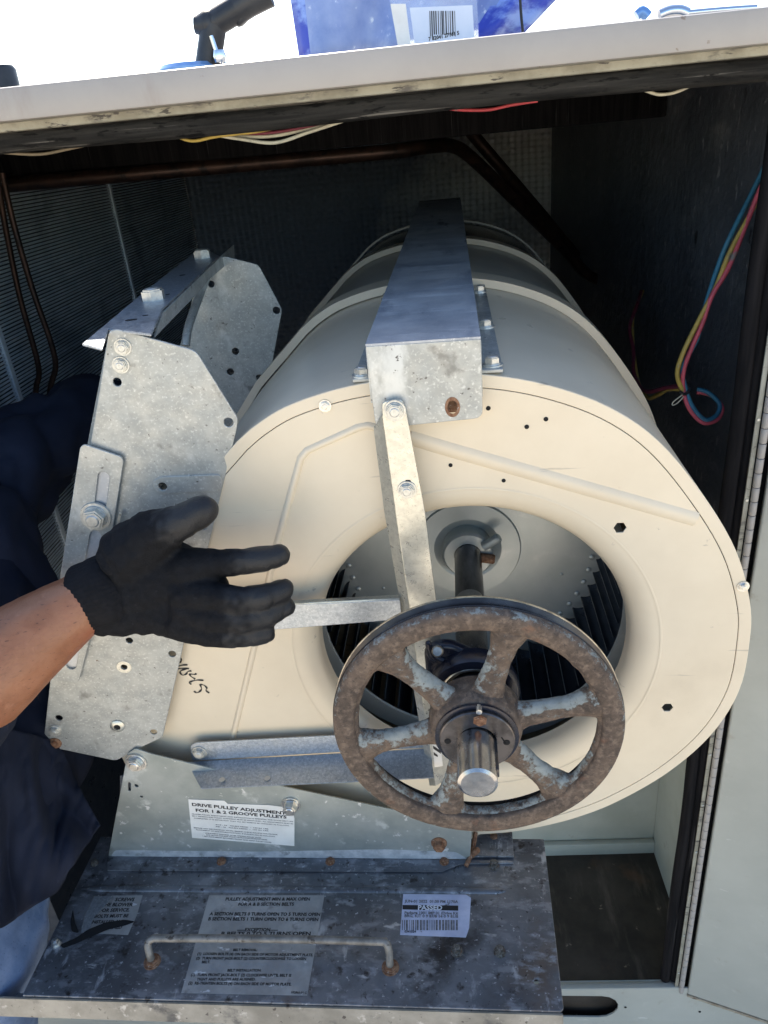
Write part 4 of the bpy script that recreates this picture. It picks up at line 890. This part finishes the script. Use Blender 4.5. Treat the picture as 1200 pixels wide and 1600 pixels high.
# glove: one continuous skin, palm + thumb + four fingers
g = []
def H(px, py, d): return hp(px, py, d)
sq = vN
Zp = .712
palm = [((165, 930), (235, 905), .0300, .0400), ((165, 905), (232, 868), .0255, .028), ((165, 955), (240, 950), .0255, .0265)]
for a, b, r0, r1 in palm: g.append((H(*a, Zp), H(*b, Zp), r0, r1, sq, .62))
g.append((H(235, 905, Zp), H(305, 925, Zp - .004), .040, .034, sq, .45))
g.append((H(232, 868, Zp), H(300, 888, Zp - .006), .027, .020, sq, .65))
g.append((H(240, 950, Zp), H(300, 975, Zp - .004), .0265, .0185, sq, .6))
g.append((H(225, 890, Zp - .008), H(290, 900, Zp - .012), .030, .024, sq, .5))
fing = {
 'index': [((292, 888), .0185, -.010), ((335, 880), .0125, -.014), ((375, 878), .0116, -.018), ((412, 873), .0114, -.018), ((435, 868), .0102, -.014)],
 'middle': [((292, 928), .0175, -.010), ((335, 932), .0125, -.020), ((372, 938), .0116, -.026), ((412, 932), .0108, -.020), ((443, 921), .0098, -.010)],
 'ring': [((292, 955), .0160, -.008), ((335, 965), .0125, -.016), ((378, 968), .0115, -.020), ((415, 961), .0108, -.012), ((446, 948), .0092, -.002)],
 'little': [((285, 975), .0155, -.004), ((325, 990), .0112, -.010), ((368, 994), .0104, -.014), ((398, 992), .0098, -.010), ((415, 990), .0088, -.006)],
}
tips = []
for nm, ch in fing.items():
    for i in range(len(ch) - 1):
        (a, r0, d0), (b, r1, d1) = ch[i], ch[i + 1]
        g.append((H(*a, Zp + d0), H(*b, Zp + d1), r0 * 1.13, r1 * 1.16, None, 1, 1 if i >= 2 else 0))
th = [((205, 868), .030, -.004), ((238, 838), .0235, -.016), ((266, 822), .0168, -.026), ((290, 812), .0150, -.030), ((312, 800), .0142, -.030), ((318, 797), .0130, -.030)]
for i in range(len(th) - 1):
    (a, r0, d0), (b, r1, d1) = th[i], th[i + 1]
    g.append((H(*a, Zp + d0), H(*b, Zp + d1), r0 * 1.08, r1 * 1.12, None, 1, 1 if i >= 2 else 0))
kn_ = [H(*q) for q in ((205, 905, .69), (250, 930, .69), (225, 960, .69))]
def gdisp(p):
    a = noise.noise(p * 30) * .0008 - max(0, .22 - abs(noise.noise(Vector((p.x * 60, p.y * 40, p.z * 34))))) * .004
    d = (p - wr).length
    return a + .0009 * math.sin(d * 420) * max(0, 1 - abs(d - .055) / .035)
blob('glove', g, .0024, 'glove', per, 3, tipmat='glovetip', disp=gdisp)
# ribbed cuff: a knitted band with real ribs round the wrist
ax = (H(205, 912, Zp) - H(120, 945, Zp + .004)).normalized()
c0 = H(140, 934, Zp + .002); e1 = (C2W @ Vector((0, 1, 0))); e1 = (e1 - ax * e1.dot(ax)).normalized(); e2 = ax.cross(e1)
v = []; f = []; nr = 132; rows = [(-.006, .0290), (-.0075, .0325), (-.005, .0342), (0, .0345), (.008, .0342), (.014, .0352), (.022, .0355), (.030, .0335), (.038, .024)]
for k, (s_, rad) in enumerate(rows):
    for j in range(nr):
        t = 6.283185 * j / nr; rb_ = rad * (1 + (.009 if k > 0 else 0) * math.sin(t * 44)); wob = .0009 * math.sin(t * 3 + k * .8)
        v.append(c0 + ax * (s_ + wob) + e1 * math.cos(t) * rb_ * 1.0 + e2 * math.sin(t) * rb_ * .86)
for k in range(len(rows) - 1):
    for j in range(nr): a = k * nr + j; b = k * nr + (j + 1) % nr; f.append((a, b, b + nr, a + nr))
me = pym('glove_cuff', v, f); link('glove_cuff', me, 'cuff', per, smooth=True)
# torso, leaning in; upper arms; hips and thighs
def fold(p): 
    return .012 * noise.noise(Vector((p.x * 9, p.y * 9, p.z * 4))) + .008 * noise.noise(Vector((p.x * 22, p.y * 20, p.z * 8))) - .045 * max(0, .28 - abs(noise.noise(Vector((p.x * 7 + p.z * 5, p.y * 7, p.z * 2.5 - p.x * 3))))) + .004 - .02 * max(0, .2 - abs(noise.noise(Vector((p.x * 15 - p.z * 9, p.y * 12, p.z * 7)))))
tor = [(hp(-95, 1330, .94), hp(-60, 1200, .93), .15, .150), (hp(-60, 1200, .93), hp(-80, 1040, .97), .150, .15), (hp(-80, 1040, .97), hp(-130, 850, 1.03), .15, .15), (hp(-130, 850, 1.03), hp(-190, 700, 1.02), .15, .12),
       (hp(-190, 700, 1.02), el + Vector((-.10, .02, .10)), .085, .075), (el + Vector((-.10, .02, .10)), el + Vector((-.015, 0, 0)), .084, .086), (el + Vector((-.015, 0, 0)), hp(-85, 1087, .69), .086, .075)]
blob('shirt', tor, .0065, 'navy', per, 10, disp=fold)
sleeve = [(hp(-130, 820, 1.03), hp(-10, 760, 1.10), .105, .085), (hp(-10, 760, 1.10), hp(70, 690, 1.2), .085, .075), (hp(70, 690, 1.2), hp(150, 640, 1.32), .075, .062), (hp(150, 640, 1.32), hp(240, 640, 1.40), .060, .045),
          (hp(-60, 860, 1.0), hp(10, 1000, 1.02), .10, .09)]
blob('far_sleeve', sleeve, .008, 'navy2', per, 8, disp=fold)
# shirt tail hanging below the bracket
Bx = ([0, .5, .75, .88, 1], [-160, 0, 85, 118, 152], [1510, 1450, 1392, 1335, 1290])
v = []; f = []; NS, NT = 90, 60
for i in range(NT + 1):
    t = i / NT
    for j in range(NS + 1):
        s_ = j / NS; bx, by = np.interp(s_, Bx[0], Bx[1]), np.interp(s_, Bx[0], Bx[2]); tx, ty = -160 + 252 * s_, 1090 + 70 * s_
        x = tx + (bx - tx) * t + 5 * math.sin(t * 5 + s_ * 3) * t; y = ty + (by - ty) * t
        n_ = noise.noise(Vector((s_ * 6, t * 1.6, 0)))
        d = .80 + .10 * s_ ** 3 + .022 * n_ * (.3 + t) + .013 * math.sin(s_ * 22 + t * 2 + 4 * n_) * (.2 + t) + .010 * abs(noise.noise(Vector((s_ * 12 + t * 5, t * 4, 3))))
        v.append(hp(x, y, d))
for i in range(NT):
    for j in range(NS): a = i * (NS + 1) + j; f.append((a, a + 1, a + NS + 2, a + NS + 1))
tl_ = link('shirt_tail', pym('shirt_tail', v, f), 'navy', per, smooth=True); md = tl_.modifiers.new('s', 'SOLIDIFY'); md.thickness = .0022
hem = [v[(NT - 2) * (NS + 1) + j] + C2W @ Vector((0, 0, .0012)) for j in range(0, NS + 1, 2)]
tube('hem_stitching', 'navy2', per, hem, .0008, 5, 0)
blob('jeans', [(hp(-110, 1340, .93), hp(-66, 1480, .90), .14, .105), (hp(-66, 1480, .90), hp(-75, 1800, .95), .105, .085), (hp(-75, 1800, .95), pl(Vector((-.62, .45, -.30))), .085, .06),
               (hp(-130, 1400, 1.0), hp(-260, 1700, 1.05), .13, .10), (hp(-260, 1700, 1.05), pl(Vector((-.95, .55, -.30))), .085, .06)], .008, 'jean', per, 5, disp=lambda p: .004 * noise.noise(Vector((p.x * 14, p.y * 14, p.z * 22))) + .002 * noise.noise(p * 50))
# head beyond the frame
shd = hp(-150, 760, 1.03); hd0 = shd + Vector((.05, .03, .31)); fw = Vector((.80, .58, -.10)).normalized(); sd_ = Vector((fw.y, -fw.x, 0)).normalized(); up_ = sd_.cross(fw)
def hq(a, b, c): return hd0 + fw * a + sd_ * b + up_ * c
blob('head', [(hq(0, 0, .01), hq(-.012, 0, .02), .080, .082), (hq(.012, 0, -.03), hq(.028, 0, -.075), .066, .040), (hq(-.01, 0, -.06), shd + Vector((.0, 0, .06)), .050, .056), (hq(.072, 0, .0), hq(.092, 0, -.028), .010, .013), (hq(.066, -.02, -.055), hq(.066, .02, -.055), .012, .012),
 (hq(0, .078, -.01), hq(-.006, .082, .012), .013, .015), (hq(0, -.078, -.01), hq(-.006, -.082, .012), .013, .015), (hq(.062, -.03, .022), hq(.062, .03, .022), .013, .013)], .0045, 'skin', per, 4)
blob('hair', [(hq(-.022, 0, .035), hq(.008, 0, .045), .084, .080), (hq(-.035, 0, -.01), hq(-.04, 0, -.03), .070, .060)], .005, 'hair', per, 4, disp=lambda p: .003 * noise.noise(p * 60))
for k_s in (-1, 1): blob('eye', [(hq(.0685, k_s * .030, .004), hq(.0686, k_s * .031, .004), .0105, .0105)], .0025, 'sticker', per, 1); blob('iris', [(hq(.0775, k_s * .030, .003), hq(.0776, k_s * .030, .003), .005, .005)], .0015, 'ink', per, 1)
for s_ in (-1, 1): lathe('shoe', 'plasticblack', per, [(0, -.05), (.05, -.05), (.055, -.02), (.045, .03), (0, .04)], 20, False, M4=Matrix.Translation(pl(Vector((-.62 if s_ < 0 else -.95, .50 if s_ < 0 else .6, -.30)))) @ Matrix.Scale(1.9, 4, (0, 1, 0)))

# ================================================================== PIPES INSIDE
def pipe(label, pts, r, group=None):
    o = tube('copper_pipe', 'copper', None, [Vector(p) for p in pts], r, 14, 5); o['label'] = label; o['category'] = 'pipe'; return o
def y_at(px, py, y): return onp(px, py, Vector((0, y, 0)), Y1)
pipe('thick dark copper pipe running level under the roof, then bending down to the right', [y_at(-120, 303, 1.45), y_at(0, 290, 1.47), y_at(300, 264, 1.5), y_at(600, 238, 1.56), y_at(670, 229, 1.62), y_at(705, 228, 1.68), y_at(735, 245, 1.73), y_at(800, 308, 1.82), y_at(880, 388, 1.95), y_at(922, 432, 2.0), y_at(965, 440, 2.05)], .0132)
pipe('thinner copper pipe slanting behind the thick one', [y_at(690, 150, 2.05), y_at(742, 214, 2.08), y_at(790, 270, 2.1), y_at(850, 340, 2.15), y_at(900, 400, 2.2)], .0150)
pipe('thin upright copper tube at the far left, left of the pair', [y_at(a_, b_, 1.36) for a_, b_ in ((-4, 270), (4, 330), (30, 460), (60, 572), (56, 612), (58, 700))], .0052)
pipe('thin upright copper tube at the far left, right of the pair', [y_at(a_, b_, 1.33) for a_, b_ in ((3, 270), (20, 345), (50, 450), (86, 560), (78, 612), (80, 700))], .0052)
# ================================================================== WIRES
wb = thing('wire_bundle', 'blue, pink and yellow wires hanging down and zip-tied into a loop, right of the blower', 'wires', at(1069, 609, 1.05))
wo = at(1069, 609, 1.05)
def wz(L, z0_, z1_): return [at(a, b, z0_ + (z1_ - z0_) * i / (len(L) - 1)) - wo for i, (a, b) in enumerate(L)]
tube('blue_wire', 'wblue', wb, wz([(1230, 150), (1203, 240), (1174, 303), (1142, 367), (1124, 410), (1101, 481), (1089, 530), (1067, 574), (1072, 609)], .93, 1.05) + wz([(1083, 637), (1102, 656), (1120, 648), (1124, 631), (1107, 614), (1089, 608)], 1.05, 1.06), .0032, 10)
tube('pink_wire', 'wpink', wb, wz([(1240, 160), (1212, 245), (1186, 300), (1166, 350), (1139, 417), (1112, 463), (1098, 504), (1080, 545), (1068, 580), (1068, 612)], .925, 1.05) + wz([(1078, 640), (1098, 660), (1120, 656), (1128, 637), (1112, 618), (1089, 612)], 1.052, 1.062), .0032, 10)
tube('yellow_wire', 'wyellow', wb, wz([(1236, 180), (1200, 278), (1172, 335), (1140, 395), (1117, 452), (1092, 500), (1066, 554), (1058, 586), (1067, 611)], .935, 1.05), .0032, 10)
tube('pink_tail', 'wmaroon', wb, wz([(1069, 603), (1040, 606), (1014, 612), (1000, 605), (990, 580), (990, 548), (984, 512), (996, 475), (1002, 455)], 1.05, 1.42), .0032, 10)
tube('yellow_tail', 'wyellow', wb, wz([(1070, 609), (1045, 608), (1028, 617), (1012, 621), (998, 600), (991, 560), (988, 520), (990, 490), (1004, 455)], 1.05, 1.44), .0032, 10)
tube('zip_tie', 'wblack', wb, wz([(1062, 612), (1070, 616), (1078, 608), (1072, 603), (1062, 610)], 1.045, 1.05), .0022, 6)
tube('wire_nut_clip', 'wwhite', wb, wz([(1066, 617), (1052, 628), (1051, 633), (1058, 630), (1068, 620)], 1.045, 1.045), .0009, 6)
def uwire(mat, pts, y, label, r=.0017, grp='wires along the top gasket'):
    pts = [(a_, b_ + 5 + 1.2 * math.sin(a_ * .21)) for a_, b_ in pts]; o = tube('roof_wire', mat, None, [y_at(*p_, y) for p_ in pts], r, 8, 6); o['label'] = label; o['category'] = 'wire'; return o
uwire('wyellow', [(270, 205), (300, 215), (340, 207), (400, 200), (450, 190)], .925, 'yellow wire poking out below the roof gasket at the left end of the sagging bundle')
uwire('wwhite', [(300, 196), (330, 204), (380, 214), (430, 217), (480, 202), (540, 182)], .93, 'cream wire sagging lowest in the bundle under the roof gasket', .0019)
uwire('wwhite', [(310, 198), (360, 206), (420, 208), (480, 196), (545, 178)], .936, 'cream wire just above the lowest one in the sagging bundle', .0019)
uwire('wmaroon', [(330, 200), (400, 203), (460, 196), (520, 182)], .932, 'maroon wire within the sagging bundle under the roof gasket')
uwire('wtan', [(0, 233), (60, 236), (110, 228), (170, 214)], .925, 'dusty tan wire along the gasket at the far left')
uwire('wred', [(680, 160), (710, 167), (760, 166), (800, 160), (840, 152)], .93, 'bright red wire peeking below the gasket in the middle')
uwire('wwhite', [(995, 130), (1010, 138), (1030, 142), (1055, 138), (1080, 128)], .93, 'short cream wire looping below the gasket at the right')

# ================================================================== THINGS ON THE ROOF
ZR = 1.677
def yo(px, py, y): return y_at(px, py, y)
clampo = yo(330, 106, 1.0)
cl_ = thing('clamp_stand', 'black jointed clamp arm on a light blue disc foot, standing on the cabinet roof', 'clamp', clampo)
def k_(px, py, y=1.0): return yo(px, py, y) - clampo
tube('post', 'plasticblack', cl_, [k_(323, 118), k_(326, 95), k_(331, 60), k_(334, 38)], [.0145] * 10, 16, 3)
tube('arm', 'plasticblack', cl_, [k_(322, 44), k_(345, 30), k_(378, 10)], .0138, 16, 3)
tube('knuckle', 'plasticblack', cl_, [k_(305, 39), k_(318, 39), k_(334, 37)], [.009, .0095, .011, .013, .0145, .0145, .0145], 14, 3)
tube('upper_arm', 'plasticblack', cl_, [k_(370, 14), k_(388, 2), k_(420, -14)], .0155, 14, 3)
tube('knob', 'plasticblack', cl_, [k_(372, 18), k_(378, 30), k_(382, 36)], [.009, .010, .010, .009, .009, .008, .006], 8, 3)
tube('side_knob', 'plasticblack', cl_, [k_(336, 64), k_(343, 63)], .0072, 12, 2)
tube('lever_handle', 'chrome', cl_, [k_(330, 56, .985), k_(338, 80, .985), k_(344, 88, .985), k_(352, 104, .985)], .0028, 10, 4)
lathe('lever_nut', 'chrome', cl_, [(0, -.006), (.006, -.006), (.0075, 0), (.006, .006), (0, .006)], 14, False, M4=Matrix.Translation(k_(343, 88, .98)))
dk = k_(292, 107); lathe('disc_foot', 'discblue', cl_, [(0, -.012), (.031, -.012), (.034, -.006), (.034, .0), (.030, .004), (0, .006)], 40, False, M4=Matrix.Translation(dk + Vector((.002, 0, 0))))
# black object at the left end
p0 = yo(4, 128, 1.0)
kb = lathe('black_cap', 'plasticblack', None, [(0, -.02), (.018, -.02), (.0185, .012), (.016, .016), (0, .018)], 28, False); kb.location = p0; kb['label'] = 'short black plastic cap standing on the roof edge at the far left'; kb['category'] = 'cap'
# blue tarp tied behind
def sheet(name, mat, grid, parent=None):
    v = [p_ for row in grid for p_ in row]; m_ = len(grid[0]); f = [(i * m_ + j, i * m_ + j + 1, (i + 1) * m_ + j + 1, (i + 1) * m_ + j) for i in range(len(grid) - 1) for j in range(m_ - 1)]
    o = link(name, pym(name, v, f), mat, parent, smooth=True); md = o.modifiers.new('s', 'SOLIDIFY'); md.thickness = .001; return o
grid = []
for i in range(9):
    t = i / 8; row = []
    for j in range(41):
        s_ = j / 40; L0 = (455 + (-25) * (1 - t) * .8, -150 + 245 * t + 0); xr_ = 1010 + (820 - 1010) * t; xl_ = 432 + (470 - 432) * t
        x = xl_ + (xr_ - xl_) * s_; y = (-150) * (1 - t) + (96 - 52 * s_ + 6) * t
        row.append(yo(x, y, 1.35 + .012 * math.sin(s_ * 17 + t * 3) + .008 * math.sin(s_ * 41 + 2)))
    grid.append(row)
tarp = sheet('tarp', 'tarplight', grid)
tarp.data.materials.append(mt['blue'])
m_ = 41
for k, pg in enumerate(tarp.data.polygons):
    j = k % 40; i = k // 40
    if j < 2 or j + (i - 8) * 1.2 > 27 and j + (i - 8) * 1.2 < 50: pg.material_index = 1
tarp['label'] = 'blue plastic tarp hanging behind the cabinet roof edge, scuffed pale'; tarp['category'] = 'tarp'
ropeo = tube('tarp_rope', 'wblack', None, [yo(812, -20, 1.3), yo(814, 20, 1.3), yo(817, 50, 1.3)], .002, 6, 3); ropeo['label'] = 'thin dark cord hanging in front of the blue tarp'; ropeo['category'] = 'cord'
# clear plastic packet with a barcode
bo = yo(680, 62, 1.0)
bagt = thing('plastic_packet', 'clear plastic packet with barcode label standing on the roof before the tarp', 'packet', bo)
def bk(px, py, y=1.0): return yo(px, py, y) - bo
def slab(name, mat, pts, y, dy, par=bagt, bev=.001):
    hexa(name, mat, par, [bk(*p_, y) for p_ in pts], [bk(*p_, y + dy) for p_ in pts], bev)
slab('clear_box', 'clear', [(608, -10), (745, -14), (748, 60), (622, 74)], .985, .04)
slab('label_panel', 'labelw', [(640, 12), (738, 8), (741, 60), (648, 70)], .984, -.0008, bev=0)
slab('foil_edge', 'sticker', [(610, 6), (634, 6), (642, 72), (622, 74)], .983, -.0006, bev=0)
x = 671
while x < 711:
    wbar = rb.choice((.8, 1.2, 1.8)); slab('barcode_bar', 'ink', [(x, 17), (x + wbar, 17), (x + wbar + 1, 57 if x < 676 or x > 708 else 54), (x + 1, 57 if x < 676 or x > 708 else 54)], .983, -.0002, bev=0); x += wbar + rb.choice((.8, 1.4, 2.2))
print_text(bagt, '7 82041 27161 5', None, (0, 0), (.034, .003), 0, None, 'ink').matrix_local = Matrix.Translation(bk(670, 64, .9828)) @ Matrix.Rotation(R(90), 4, 'X')
# chrome tool at the right
to = yo(1060, 22, 1.0)
tl = thing('chrome_tool', 'small chrome tool lying on the roof edge at the upper right', 'tool', to)
def tk(px, py): return yo(px, py, .99) - to
tube('tool_shank', 'chrome', tl, [tk(1040, 24), (tk(1100, 18)), tk(1150, 14), tk(1182, 12)], .0032, 10, 3)
tube('tool_head', 'chrome', tl, [tk(1030, 24), tk(1045, 18), tk(1062, 17), tk(1074, 22)], .0062, 10, 3)
tube('tool_jaw', 'discblue', tl, [tk(994, 24), tk(1003, 18), tk(1012, 26)], .0058, 10, 3)
